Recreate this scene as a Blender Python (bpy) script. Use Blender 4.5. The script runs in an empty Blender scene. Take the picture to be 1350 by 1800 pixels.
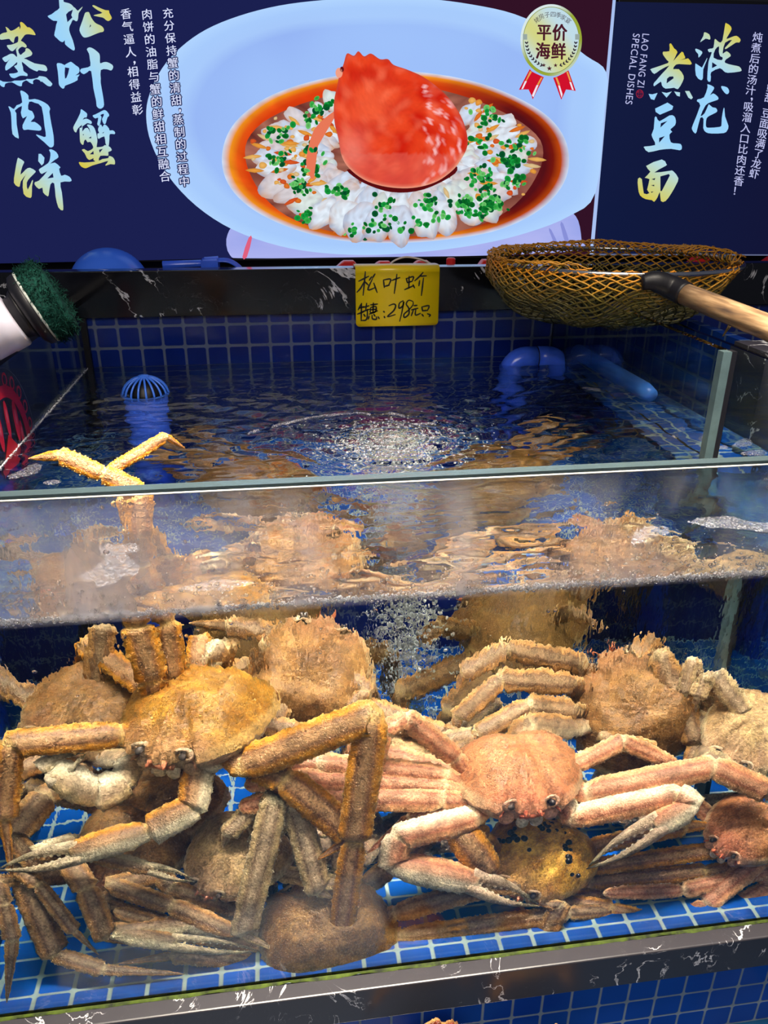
import bpy, bmesh, math, random
from mathutils import Vector, Matrix, noise
from mathutils.geometry import tessellate_polygon
S = bpy.context.scene
COL = S.collection
random.seed(7)
# ------------------------------------------------------------------ camera
WZ = 1.05                      # height of the water surface
GT = 0.012                     # front glass thickness
FPX, PITCH, YAW, ROLL, CD = 1363.0, 0.4199, 0.1392, 0.0043, 0.6644
fw = Vector((math.sin(YAW)*math.cos(PITCH), math.cos(YAW)*math.cos(PITCH), -math.sin(PITCH)))
ri0 = Vector((math.cos(YAW), -math.sin(YAW), 0)); up0 = ri0.cross(fw)
ri = ri0*math.cos(ROLL)+up0*math.sin(ROLL); up = up0*math.cos(ROLL)-ri0*math.sin(ROLL)
CAM = Vector((0, -CD, WZ+0.397))
cd = bpy.data.cameras.new('camera'); cam = bpy.data.objects.new('camera', cd); COL.objects.link(cam)
cam.matrix_world = Matrix(((ri.x, up.x, -fw.x, CAM.x), (ri.y, up.y, -fw.y, CAM.y), (ri.z, up.z, -fw.z, CAM.z), (0, 0, 0, 1)))
cd.sensor_fit = 'VERTICAL'; cd.sensor_height = 36.0; cd.lens = FPX/1800*36.0
cd.clip_start = 0.01; cd.clip_end = 50
S.camera = cam
# ------------------------------------------------------------------ world, lamps, exposure
w = bpy.data.worlds.new('store'); S.world = w; w.use_nodes = True
bg = w.node_tree.nodes['Background']; bg.inputs[0].default_value = (0.50, 0.55, 0.75, 1); bg.inputs[1].default_value = 0.17
def area(name, loc, target, sx, sy, power, col, spread=180):
    l = bpy.data.lights.new(name, 'AREA'); l.shape = 'RECTANGLE'; l.size = sx; l.size_y = sy
    l.energy = power; l.color = col; l.spread = math.radians(spread)
    o = bpy.data.objects.new(name, l); COL.objects.link(o); o.location = loc
    o.rotation_euler = (Vector(target)-Vector(loc)).to_track_quat('-Z', 'Y').to_euler()
    return o
area('tank_lamp', (0.17, -0.06, WZ+1.15), (0.17, 0.15, WZ-0.4), 1.1, 0.34, 31, (1.0, 0.89, 0.73), 64)
area('store_lamp', (-0.3, -1.6, WZ+1.5), (0.2, 0.6, WZ+0.0), 1.4, 0.8, 32, (1.0, 0.89, 0.77))
vs = S.view_settings; vs.view_transform = 'Standard'; vs.look = 'None'; vs.exposure = 0.0; vs.gamma = 1.0
S.cycles.max_bounces = 16; S.cycles.transmission_bounces = 14; S.cycles.glossy_bounces = 5; S.cycles.diffuse_bounces = 3
S.cycles.caustics_refractive = True; S.cycles.caustics_reflective = False
S.cycles.blur_glossy = 0.5; S.cycles.sample_clamp_indirect = 0.0

# ------------------------------------------------------------------ pixel helpers (only used to find real positions)
def ray(px, py):
    d = fw+ri*((px-675)/FPX)-up*((py-900)/FPX); return d.normalized()
def hit(px, py, ax, val):
    d = ray(px, py); t = (val-CAM[ax])/d[ax]; return CAM+d*t
def A(px, py, Y): return hit(px, py, 1, Y)              # through air, at depth Y
def refr(d, n, r):
    c = -n.dot(d); k = 1-r*r*(1-c*c); return (d*r+n*(r*c-math.sqrt(max(k, 0)))).normalized()
def W(px, py, Y):                                       # point under water seen at this pixel, at depth Y
    d = ray(px, py); n = Vector((0, -1, 0))
    p = hit(px, py, 1, 0.0)
    if p.z < WZ:
        d1 = refr(d, n, 1/1.5); p = p+d1*(GT/d1.y); d2 = refr(d, n, 1/1.333)
    else:
        p = hit(px, py, 2, WZ); d2 = refr(d, Vector((0, 0, 1)), 1/1.333)
    return p+d2*((Y-p.y)/d2.y)
def WD(px, py, Y):                                      # metres per pixel there
    return min(0.0012, (W(px+4, py, Y)-W(px-4, py, Y)).length/8)

# ------------------------------------------------------------------ object helpers
def tag(o, label=None, cat=None, group=None, kind=None):
    if label: o['label'] = label
    if cat: o['category'] = cat
    if group: o['group'] = group
    if kind: o['kind'] = kind
    return o
def empty(name, loc, label=None, cat=None, group=None, kind=None):
    o = bpy.data.objects.new(name, None); COL.objects.link(o); o.location = loc; o.empty_display_size = 0.05
    return tag(o, label, cat, group, kind)
def link(name, me, m=None, parent=None, smooth=True):
    o = bpy.data.objects.new(name, me); COL.objects.link(o)
    if m: me.materials.append(m)
    if smooth: me.polygons.foreach_set('use_smooth', [True]*len(me.polygons))
    if parent:
        o.parent = parent
        o.matrix_parent_inverse = Matrix.LocRotScale(parent.location, parent.rotation_euler, None).inverted() if parent.type == 'EMPTY' or parent.parent is None else Matrix.Identity(4)
    return o
class MB:                                               # collects shapes for ONE mesh
    def __init__(s): s.v = []; s.f = []; s.c = []; s.hasc = False
    def add(s, vs, fs, c=None):
        b = len(s.v); s.v += [tuple(v) for v in vs]; s.f += [tuple(i+b for i in f) for f in fs]
        if c is None: s.c += [(1, 1, 1)]*len(vs)
        else:
            s.hasc = True; s.c += (list(c) if isinstance(c, list) else [c]*len(vs))
        return s
    def box(s, a, b, c=None):
        x0, y0, z0 = a; x1, y1, z1 = b
        s.add([(x0,y0,z0),(x1,y0,z0),(x1,y1,z0),(x0,y1,z0),(x0,y0,z1),(x1,y0,z1),(x1,y1,z1),(x0,y1,z1)],
              [(0,3,2,1),(4,5,6,7),(0,1,5,4),(1,2,6,5),(2,3,7,6),(3,0,4,7)], c); return s
    def tube(s, pts, rad, n=12, c=None, cap=True):
        pts = [Vector(p) for p in pts]; rr = rad if isinstance(rad, (list, tuple)) else [rad]*len(pts)
        vs = []; fs = []; ref = None
        for i, p in enumerate(pts):
            t = (pts[min(i+1, len(pts)-1)]-pts[max(i-1, 0)]).normalized()
            if ref is None: ref = t.orthogonal().normalized()
            ref = (ref-t*ref.dot(t)).normalized(); b = t.cross(ref)
            vs += [p+(ref*math.cos(k*2*math.pi/n)+b*math.sin(k*2*math.pi/n))*rr[i] for k in range(n)]
        for i in range(len(pts)-1):
            for k in range(n):
                fs.append((i*n+k, i*n+(k+1) % n, (i+1)*n+(k+1) % n, (i+1)*n+k))
        if cap: fs += [tuple(reversed(range(n))), tuple((len(pts)-1)*n+k for k in range(n))]
        s.add(vs, fs, c); return s
    def lathe(s, prof, mat, n=32, c=None, close=False):
        vs = []; fs = []
        for r, z in prof:
            vs += [mat @ Vector((r*math.cos(k*2*math.pi/n), r*math.sin(k*2*math.pi/n), z)) for k in range(n)]
        m = len(prof)
        for i in range(m-1):
            for k in range(n): fs.append((i*n+k, i*n+(k+1) % n, (i+1)*n+(k+1) % n, (i+1)*n+k))
        if close: fs += [tuple(reversed(range(n))), tuple((m-1)*n+k for k in range(n))]
        s.add(vs, fs, c); return s
    def ball(s, ctr, rad, nu=12, nv=8, c=None, M=None):
        vs = []; fs = []; r = Vector(rad) if not isinstance(rad, (int, float)) else Vector((rad,)*3)
        for j in range(nv+1):
            th = math.pi*j/nv
            for i in range(nu):
                q = Vector((math.sin(th)*math.cos(2*math.pi*i/nu)*r.x, math.sin(th)*math.sin(2*math.pi*i/nu)*r.y, math.cos(th)*r.z))
                vs.append((M @ q if M else q)+Vector(ctr))
        for j in range(nv):
            for i in range(nu):
                fs.append((j*nu+i, (j+1)*nu+i, (j+1)*nu+(i+1) % nu, j*nu+(i+1) % nu))
        s.add(vs, fs, c); return s
    def poly(s, pts, holes=(), c=None, flip=False):
        loops = [[Vector(p) for p in pts]]+[[Vector(p) for p in h] for h in holes]
        tris = tessellate_polygon(loops)
        flat = [v for l in loops for v in l]
        cc = [x for x in c] if isinstance(c, list) else c
        s.add(flat, [tuple(t) for t in tris], cc); return s
    def mesh(s, name):
        me = bpy.data.meshes.new(name); me.from_pydata(s.v, [], s.f); me.update()
        if s.hasc:
            a = me.color_attributes.new('Col', 'FLOAT_COLOR', 'POINT')
            a.data.foreach_set('color', [x for c in s.c for x in (c[0], c[1], c[2], 1.0)])
        return me
    def build(s, name, m, parent=None, smooth=True):
        return link(name, s.mesh(name), m, parent, smooth)
def bevel(o, wd, seg=2):
    b = o.modifiers.new('bevel', 'BEVEL'); b.width = wd; b.segments = seg; b.limit_method = 'ANGLE'; return o
def cat(pts, n=6, closed=False):                        # Catmull-Rom
    P = [Vector(p) for p in pts]; out = []; m = len(P)
    for i in range(m if closed else m-1):
        g = (lambda k: P[k % m]) if closed else (lambda k: P[max(0, min(m-1, k))])
        p0, p1, p2, p3 = g(i-1), g(i), g(i+1), g(i+2)
        for j in range(n):
            t = j/n; out.append(0.5*((2*p1)+(p2-p0)*t+(2*p0-5*p1+4*p2-p3)*t*t+(3*p1-p0-3*p2+p3)*t**3))
    if not closed: out.append(P[-1])
    return out
def lin(h):
    h = h.lstrip('#'); c = [int(h[i:i+2], 16)/255 for i in (0, 2, 4)]
    return tuple(x/12.92 if x <= .04045 else ((x+.055)/1.055)**2.4 for x in c)
def mix(a, b, t): return tuple(x+(y-x)*t for x, y in zip(a, b))

# ------------------------------------------------------------------ materials
def nt(name):
    m = bpy.data.materials.new(name); m.use_nodes = True; t = m.node_tree; t.nodes.clear()
    out = t.nodes.new('ShaderNodeOutputMaterial'); return m, t, out
def nd(t, typ, ins=None, **kw):
    n = t.nodes.new('ShaderNode'+typ)
    for k, v in kw.items(): setattr(n, k, v)
    for k, v in (ins or {}).items():
        i = n.inputs[k]
        if isinstance(v, bpy.types.NodeSocket): t.links.new(v, i)
        else: i.default_value = v
    return n
def c4(c): return (c[0], c[1], c[2], 1)
def math_(t, op, a, b=0.0, c=0.0): return nd(t, 'Math', {0: a, 1: b, 2: c}, operation=op).outputs[0]
def ramp(t, fac, stops):
    r = nd(t, 'ValToRGB', {0: fac}); e = r.color_ramp.elements
    while len(e) < len(stops): e.new(0.5)
    for x, (p, c) in zip(e, stops): x.position = p; x.color = c4(c)
    return r.outputs[0]
def coords(t): return nd(t, 'TexCoord').outputs['Object']
def simple(name, col, rough=0.4, noise_amt=0.0, scale=30, spec=0.5, metal=0.0, bump=0.0, coat=0.0, col2=None):
    m, t, out = nt(name)
    b = nd(t, 'BsdfPrincipled', {'Base Color': c4(col), 'Roughness': rough, 'Specular IOR Level': spec, 'Metallic': metal, 'Coat Weight': coat})
    if noise_amt or bump or col2:
        n = nd(t, 'TexNoise', {'Vector': coords(t), 'Scale': scale, 'Detail': 5.0, 'Roughness': 0.6})
        c2 = col2 or tuple(x*(1-noise_amt) for x in col)
        t.links.new(ramp(t, n.outputs[0], [(0.35, c2), (0.65, col)]), b.inputs['Base Color'])
        if bump:
            t.links.new(nd(t, 'Bump', {'Height': n.outputs[0], 'Strength': bump, 'Distance': 0.002}).outputs[0], b.inputs['Normal'])
    t.links.new(b.outputs[0], out.inputs[0]); return m
def tile_mat(name, ax, T, off, tile, grout, gw=0.06, rough=0.12):
    m, t, out = nt(name)
    sp = nd(t, 'SeparateXYZ', {0: coords(t)})
    q = []
    for a, o, TT in zip(ax, off, T):
        u = math_(t, 'DIVIDE', math_(t, 'ADD', sp.outputs[a], o), TT)
        q.append(math_(t, 'ABSOLUTE', math_(t, 'SUBTRACT', math_(t, 'FRACT', u), 0.5)))
    r = 0.10; h = 0.5-gw-r
    dx = math_(t, 'MAXIMUM', math_(t, 'SUBTRACT', q[0], h), 0.0); dy = math_(t, 'MAXIMUM', math_(t, 'SUBTRACT', q[1], h), 0.0)
    d = math_(t, 'SUBTRACT', math_(t, 'SQRT', math_(t, 'ADD', math_(t, 'MULTIPLY', dx, dx), math_(t, 'MULTIPLY', dy, dy))), r)
    mk = nd(t, 'MapRange', {0: d, 1: -0.015, 2: 0.02, 3: 0.0, 4: 1.0}).outputs[0]
    n = nd(t, 'TexNoise', {'Vector': coords(t), 'Scale': 9.0, 'Detail': 4.0})
    tc = ramp(t, n.outputs[0], [(0.3, tuple(x*0.8 for x in tile)), (0.7, tile)])
    gn = nd(t, 'TexNoise', {'Vector': coords(t), 'Scale': 40.0, 'Detail': 5.0})
    gc = ramp(t, gn.outputs[0], [(0.3, tuple(x*0.75 for x in grout)), (0.7, grout)])
    mx = nd(t, 'Mix', {0: mk, 6: tc, 7: gc}, data_type='RGBA').outputs[2]
    b = nd(t, 'BsdfPrincipled', {'Base Color': mx, 'Roughness': math_(t, 'ADD', math_(t, 'MULTIPLY', mk, 0.5), rough), 'Specular IOR Level': 0.35})
    t.links.new(nd(t, 'Bump', {'Height': math_(t, 'SUBTRACT', 1.0, mk), 'Strength': 0.3, 'Distance': 0.001}).outputs[0], b.inputs['Normal'])
    t.links.new(b.outputs[0], out.inputs[0]); return m
def marble_mat(name, sc=1.0, seed=0.0, rough=0.12, base=(0.004, 0.004, 0.006)):
    m, t, out = nt(name)
    co = nd(t, 'Mapping', {0: coords(t), 1: (seed, seed*.7, 0), 3: (sc, sc, sc)}).outputs[0]
    n1 = nd(t, 'TexNoise', {'Vector': co, 'Scale': 5.5, 'Detail': 7.0, 'Roughness': 0.55, 'Distortion': 1.6})
    v = math_(t, 'ABSOLUTE', math_(t, 'SUBTRACT', n1.outputs[0], 0.5))
    n2 = nd(t, 'TexNoise', {'Vector': co, 'Scale': 7.0, 'Detail': 4.0})
    wd = nd(t, 'MapRange', {0: n2.outputs[0], 1: 0.49, 2: 0.70, 3: 0.0, 4: 0.024}).outputs[0]
    mk = nd(t, 'MapRange', {0: math_(t, 'SUBTRACT', v, wd), 1: -0.006, 2: 0.001, 3: 1.0, 4: 0.0}).outputs[0]
    n3 = nd(t, 'TexNoise', {'Vector': co, 'Scale': 60.0, 'Detail': 3.0})
    mk = math_(t, 'MULTIPLY', mk, nd(t, 'MapRange', {0: n3.outputs[0], 1: 0.3, 2: 0.6, 3: 0.45, 4: 1.0}).outputs[0])
    c = nd(t, 'Mix', {0: mk, 6: c4(base), 7: (0.62, 0.62, 0.65, 1)}, data_type='RGBA').outputs[2]
    b = nd(t, 'BsdfPrincipled', {'Base Color': c, 'Roughness': rough, 'Specular IOR Level': 0.5})
    t.links.new(b.outputs[0], out.inputs[0]); return m
def glass_mat(name, ior=1.5, col=(0.95, 0.985, 0.97), rough=0.0, bump=0.0, streak=False):
    m, t, out = nt(name)
    b = nd(t, 'BsdfGlass', {'Color': c4(col), 'Roughness': rough, 'IOR': ior})
    if bump:
        co = coords(t)
        n1 = nd(t, 'TexNoise', {'Vector': nd(t, 'Mapping', {0: co, 3: (1.0, 1.0, 0.45)}).outputs[0], 'Scale': 55.0, 'Detail': 3.0})
        n2 = nd(t, 'TexNoise', {'Vector': co, 'Scale': 4.0, 'Detail': 2.0})
        z = nd(t, 'SeparateXYZ', {0: co}).outputs[2]
        # wet film: strongest in the band just above and below the water line
        band = nd(t, 'MapRange', {0: math_(t, 'ABSOLUTE', math_(t, 'SUBTRACT', z, WZ+0.0)), 1: 0.03, 2: 0.30, 3: 1.0, 4: 0.0}).outputs[0]
        msk = math_(t, 'MULTIPLY', nd(t, 'MapRange', {0: n2.outputs[0], 1: 0.35, 2: 0.6, 3: 0.15, 4: 1.0}).outputs[0], band)
        t.links.new(nd(t, 'Bump', {'Height': math_(t, 'MULTIPLY', n1.outputs[0], msk), 'Strength': 1.0, 'Distance': bump}).outputs[0], b.inputs['Normal'])
        # condensation: pale film above the water, its lavender patches painted for the sign's reflections
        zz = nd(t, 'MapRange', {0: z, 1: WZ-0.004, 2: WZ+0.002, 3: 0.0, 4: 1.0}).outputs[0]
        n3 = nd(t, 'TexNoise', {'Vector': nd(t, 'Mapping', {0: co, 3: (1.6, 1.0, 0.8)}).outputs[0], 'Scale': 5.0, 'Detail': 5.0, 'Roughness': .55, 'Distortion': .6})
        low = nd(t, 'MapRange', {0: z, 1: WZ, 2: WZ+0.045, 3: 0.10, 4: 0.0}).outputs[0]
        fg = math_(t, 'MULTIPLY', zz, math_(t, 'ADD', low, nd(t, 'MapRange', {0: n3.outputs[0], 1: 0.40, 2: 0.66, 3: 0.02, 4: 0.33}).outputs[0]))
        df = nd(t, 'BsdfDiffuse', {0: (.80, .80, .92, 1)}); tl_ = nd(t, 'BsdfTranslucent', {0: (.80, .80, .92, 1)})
        mist_reflection = nd(t, 'MixShader', {0: .5, 1: df.outputs[0], 2: tl_.outputs[0]})
        b = nd(t, 'MixShader', {0: fg, 1: b.outputs[0], 2: mist_reflection.outputs[0]})
    t.links.new(b.outputs[0], out.inputs[0]); return m
def water_mat(name):
    m, t, out = nt(name)
    co = coords(t)
    n1 = nd(t, 'TexNoise', {'Vector': nd(t, 'Mapping', {0: co, 3: (0.6, 1.0, 1.0)}).outputs[0], 'Scale': 45.0, 'Detail': 2.0})
    b = nd(t, 'BsdfGlass', {'Color': (0.96, 0.99, 1.0, 1), 'Roughness': 0.0, 'IOR': 1.333})
    g = t.nodes.new('ShaderNodeNewGeometry')
    nz = nd(t, 'SeparateXYZ', {0: g.outputs['True Normal']}).outputs[2]
    top = math_(t, 'GREATER_THAN', math_(t, 'ABSOLUTE', nz), 0.7)
    t.links.new(nd(t, 'Bump', {'Height': math_(t, 'MULTIPLY', n1.outputs[0], top), 'Strength': 1.0, 'Distance': 0.0009}).outputs[0], b.inputs['Normal'])
    t.links.new(b.outputs[0], out.inputs[0]); return m
def emis_attr(name, strength=1.0):
    m, t, out = nt(name)
    a = nd(t, 'Attribute', attribute_name='Col'); e = nd(t, 'Emission', {0: a.outputs[0], 1: strength})
    t.links.new(e.outputs[0], out.inputs[0]); return m
def crab_mat(name):
    m, t, out = nt(name); co = coords(t)
    a = nd(t, 'Attribute', attribute_name='Col')
    n1 = nd(t, 'TexNoise', {'Vector': co, 'Scale': 55.0, 'Detail': 5.0, 'Roughness': 0.65})
    n2 = nd(t, 'TexNoise', {'Vector': co, 'Scale': 320.0, 'Detail': 3.0})
    f = nd(t, 'MapRange', {0: n1.outputs[0], 1: 0.3, 2: 0.7, 3: 0.50, 4: 1.35}).outputs[0]
    f2 = nd(t, 'MapRange', {0: n2.outputs[0], 1: 0.35, 2: 0.65, 3: 0.72, 4: 1.25}).outputs[0]
    ff = math_(t, 'MULTIPLY', f, f2)
    c = nd(t, 'VectorMath', {0: a.outputs[0], 3: ff}, operation='SCALE'); 
    vo = nd(t, 'TexVoronoi', {'Vector': co, 'Scale': 330.0})
    gr = nd(t, 'MapRange', {0: vo.outputs['Distance'], 1: 0.0, 2: 0.38, 3: 1.0, 4: 0.0}).outputs[0]
    pale = nd(t, 'Mix', {0: math_(t, 'MULTIPLY', gr, 0.14), 6: c.outputs[0], 7: (0.85, 0.66, 0.44, 1)}, data_type='RGBA').outputs[2]
    b = nd(t, 'BsdfPrincipled', {'Base Color': pale, 'Roughness': 0.38, 'Specular IOR Level': 0.3})
    hgt = math_(t, 'ADD', math_(t, 'MULTIPLY', gr, 0.6), n2.outputs[0])
    t.links.new(nd(t, 'Bump', {'Height': hgt, 'Strength': 0.9, 'Distance': 0.0018}).outputs[0], b.inputs['Normal'])
    t.links.new(b.outputs[0], out.inputs[0]); return m

M = {}
TB = 0.0455
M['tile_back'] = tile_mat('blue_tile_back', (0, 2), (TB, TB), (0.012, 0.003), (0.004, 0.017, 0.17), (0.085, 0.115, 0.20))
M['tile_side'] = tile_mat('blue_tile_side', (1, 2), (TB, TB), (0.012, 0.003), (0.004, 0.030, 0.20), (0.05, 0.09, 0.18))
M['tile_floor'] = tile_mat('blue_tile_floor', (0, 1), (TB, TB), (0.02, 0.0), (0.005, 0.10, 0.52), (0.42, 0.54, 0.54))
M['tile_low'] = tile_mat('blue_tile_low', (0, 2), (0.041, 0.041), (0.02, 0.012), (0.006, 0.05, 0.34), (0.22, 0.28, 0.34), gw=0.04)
M['marble'] = marble_mat('black_marble')
M['marble2'] = marble_mat('black_marble_front', 2.1, 3.3, 0.28, (0.032, 0.030, 0.036))
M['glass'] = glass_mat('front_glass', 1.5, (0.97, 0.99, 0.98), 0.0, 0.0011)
M['pane'] = glass_mat('side_glass', 1.5, (0.90, 0.96, 0.94))
M['water'] = water_mat('clear_water')
M['print'] = emis_attr('backlit_print', 1.0)
M['crab'] = crab_mat('crab_shell')
M['black'] = simple('black_plastic', (0.006, 0.006, 0.009), 0.45, spec=.3)
M['blue'] = simple('blue_pipe_plastic', (0.04, 0.13, 0.85), 0.22, 0.15, 25)
M['red'] = simple('red_plastic', (0.62, 0.02, 0.02), 0.3)
# ================================================================== the setting: tank shell, ledges, walls
XL, XR, YB, XP = -0.402, 0.737, 1.052, 0.626
ZF, ZR = WZ-0.5465, WZ+0.131
tank = empty('seafood_tank', (0.17, 0.5, ZF), 'large blue tiled seafood tank with a glass front, filled with live crabs', 'fish tank')
def part(name, mb, m, parent=tank, smooth=False): return mb.build(name, m, parent, smooth)
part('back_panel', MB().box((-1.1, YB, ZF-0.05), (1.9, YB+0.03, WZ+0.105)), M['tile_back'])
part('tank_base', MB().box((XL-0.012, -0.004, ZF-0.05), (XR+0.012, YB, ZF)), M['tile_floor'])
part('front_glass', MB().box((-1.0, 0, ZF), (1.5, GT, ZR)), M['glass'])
part('left_glass', MB().box((XL-0.010, GT, ZF), (XL, YB, ZR)), M['pane'])
part('right_glass', MB().box((XR, GT, ZF), (XR+0.010, YB, ZR)), M['pane'])
part('partition_glass', MB().box((XP, 0.36, ZF), (XP+0.012, YB, WZ+0.16)), M['pane'])
part('partition_edge', MB().box((XP-0.004, 0.345, ZF), (XP+0.009, 0.36, WZ+0.16)), simple('pale_glass_edge', (.07, .11, .12), .12, .3, 20))
part('partition_seal', MB().box((XP+0.009, 0.345, ZF), (XP+0.017, 0.36, WZ+0.16)), M['black'])
part('corner_seal', MB().box((XL, YB-0.012, ZF), (XL+0.012, YB, WZ+0.105)), M['black'])
tag(part('left_rail', MB().box((XL-0.02, 0.35, ZR), (XL+0.006, YB, ZR+0.012)), M['black']))
bevel(part('back_ledge', MB().box((-1.1, YB-0.014, WZ+0.105), (1.9, YB+0.030, WZ+0.199)), M['marble']), 0.002)
bevel(part('front_ledge', MB().box((-0.9, -0.024, ZF-0.060), (1.4, -0.0005, ZF)), M['marble2']), 0.002)
# neighbouring tanks beyond the side panes
nb = empty('side_tank', (1.1, 0.5, ZF), 'neighbouring tank behind the right glass with a black marble pillar', 'fish tank')
part('tiled_wall', MB().box((XR+0.055, 0.53, ZF), (XR+0.075, YB, WZ+0.125)), M['tile_side'], nb)
part('marble_pillar', MB().box((XR+0.015, 0.43, ZF), (XR+0.075, 0.53, WZ+0.135)), M['marble2'], nb)
part('tiled_wall', MB().box((XR+0.055, -0.3, ZF), (XR+0.075, 0.43, WZ+0.11)), M['tile_side'], nb)
nl = empty('side_tank', (-0.8, 0.5, ZF), 'dark neighbouring tank behind the left glass and red sticker', 'fish tank')
part('side_panel', MB().box((XL-0.09, 0.0, ZF), (XL-0.075, YB, WZ+0.12)), simple('slate_panel', (0.10, 0.12, 0.20), 0.3, 0.3, 5), nl)
# water
def wave(x, y):
    r = math.hypot(x-0.177, (y-0.502))
    a = math.exp(-(r/0.22)**2)
    k_ = 1-.65*min(1, max(0, (y-.70)/.2))
    z = 0.0011*a*math.sin(r*190)
    z += 0.0009*math.sin(90*y+9*math.sin(7*x)+2*x)*(0.4+0.6*min(1, r/0.3))
    z += 0.0006*math.sin(70*y-40*x+3*math.sin(11*y))
    z += 0.0022*noise.noise(Vector((x*14, y*26, 3.0)))+0.0012*noise.noise(Vector((x*40, y*70, 1.0)))
    z += 0.003*math.exp(-(r/0.06)**2)*(1+.5*noise.noise(Vector((x*90, y*90, 5))))
    return z*k_
def water_mesh():
    x0, x1, y0, y1 = XL-0.002, XR+0.002, 0.010, YB+0.004
    nx, ny = 240, 260; mb = MB(); vs = []; fs = []
    for j in range(ny+1):
        for i in range(nx+1):
            x = x0+(x1-x0)*i/nx; y = y0+(y1-y0)*j/ny
            e = min(1, i/3, (nx-i)/3, j/3, (ny-j)/3)
            vs.append((x, y, WZ+wave(x, y)*e))
    st = nx+1
    for j in range(ny):
        for i in range(nx): fs.append((j*st+i, j*st+i+1, (j+1)*st+i+1, (j+1)*st+i))
    ring = list(range(nx+1))+[j*st+nx for j in range(1, ny+1)]+[ny*st+i for i in range(nx-1, -1, -1)]+[j*st for j in range(ny-1, 0, -1)]
    b = len(vs); zb = ZF-0.004
    for k in ring: vs.append((vs[k][0], vs[k][1], zb))
    n = len(ring)
    for k in range(n): fs.append((ring[k], b+k, b+(k+1) % n, ring[(k+1) % n]))
    fs.append(tuple(b+k for k in reversed(range(n))))
    mb.add(vs, fs); return mb
wob = water_mesh().build('water', M['water'], None, False)
pol = wob.data.polygons
pol.foreach_set('use_smooth', [i < 240*260 for i in range(len(pol))])
tag(wob, 'clear rippled water filling the blue tiled tank', 'water', kind='stuff')
# lower tank under the front ledge
low = empty('lower_tank', (0.3, -0.2, 0), 'lower blue tiled tank under the black front ledge', 'fish tank')
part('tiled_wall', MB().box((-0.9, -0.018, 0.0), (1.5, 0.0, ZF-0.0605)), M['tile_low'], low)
part('lower_water', MB().box((-0.9, -0.9, WZ-0.74), (1.5, -0.018, WZ-0.735)), simple('dark_pool_water', (0.004, 0.03, 0.08), 0.05, 0.3, 8), low)
# ================================================================== crabs
def P_(edge, flat, joint='d8c090', top='7a5228', top2='a87a45', under='d9c6a4', face='b87a58'):
    return dict(edge=lin(edge), flat=lin(flat), joint=lin(joint), top=lin(top), top2=lin(top2), under=lin(under), face=lin(face))
PAL = {
 'gold':  P_('c07c1c', '8c5e46', 'd8b070', '7c4a10', 'b07c2c', 'dcc8a8', 'b88460'),
 'pink':  P_('d29264', 'b4664a', 'e2c69c', 'a0603c', 'b87a50', 'e2cdb0', 'c86a4c'),
 'brown': P_('ac7a44', '7c5a44', 'd0b488', '704824', '9c7040', 'd8c4a0', 'a87454'),
 'dim':   P_('7a5426', '54381f', '9c8458', '583a18', '7a5a2c', '9c8a68', '7a5438'),  # brown darkened for the far crabs, painting in the lamp's falloff
 'pale':  P_('c0a074', '9a7860', 'dac8a4', '9a7650', 'bc9a6c', 'e4d4b8', 'c09478'),
 'grey':  P_('b09878', '806a5c', 'cdbb98', '7a604a', '9c8060', 'd4c6ac', 'a88470'),
}
def prof(s, tab):
    for (a, x), (b, y) in zip(tab, tab[1:]):
        if s <= b: return x+(y-x)*(s-a)/(b-a)
    return tab[-1][1]
SEG = [(0, .60), (.05, .84), (.14, .97), (.5, 1.0), (.84, .95), (.93, 1.02), (.97, .92), (1, .66)]
END = [(0, .60), (.05, .84), (.14, .97), (.5, .98), (.8, .84), (.93, .66), (1, .22)]
DAC = [(0, .80), (.08, .92), (.2, .84), (.5, .60), (.8, .34), (.95, .14), (1, .03)]
HND = [(0, .55), (.08, .80), (.3, 1.05), (.6, 1.08), (.85, .95), (1, .72)]
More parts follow.
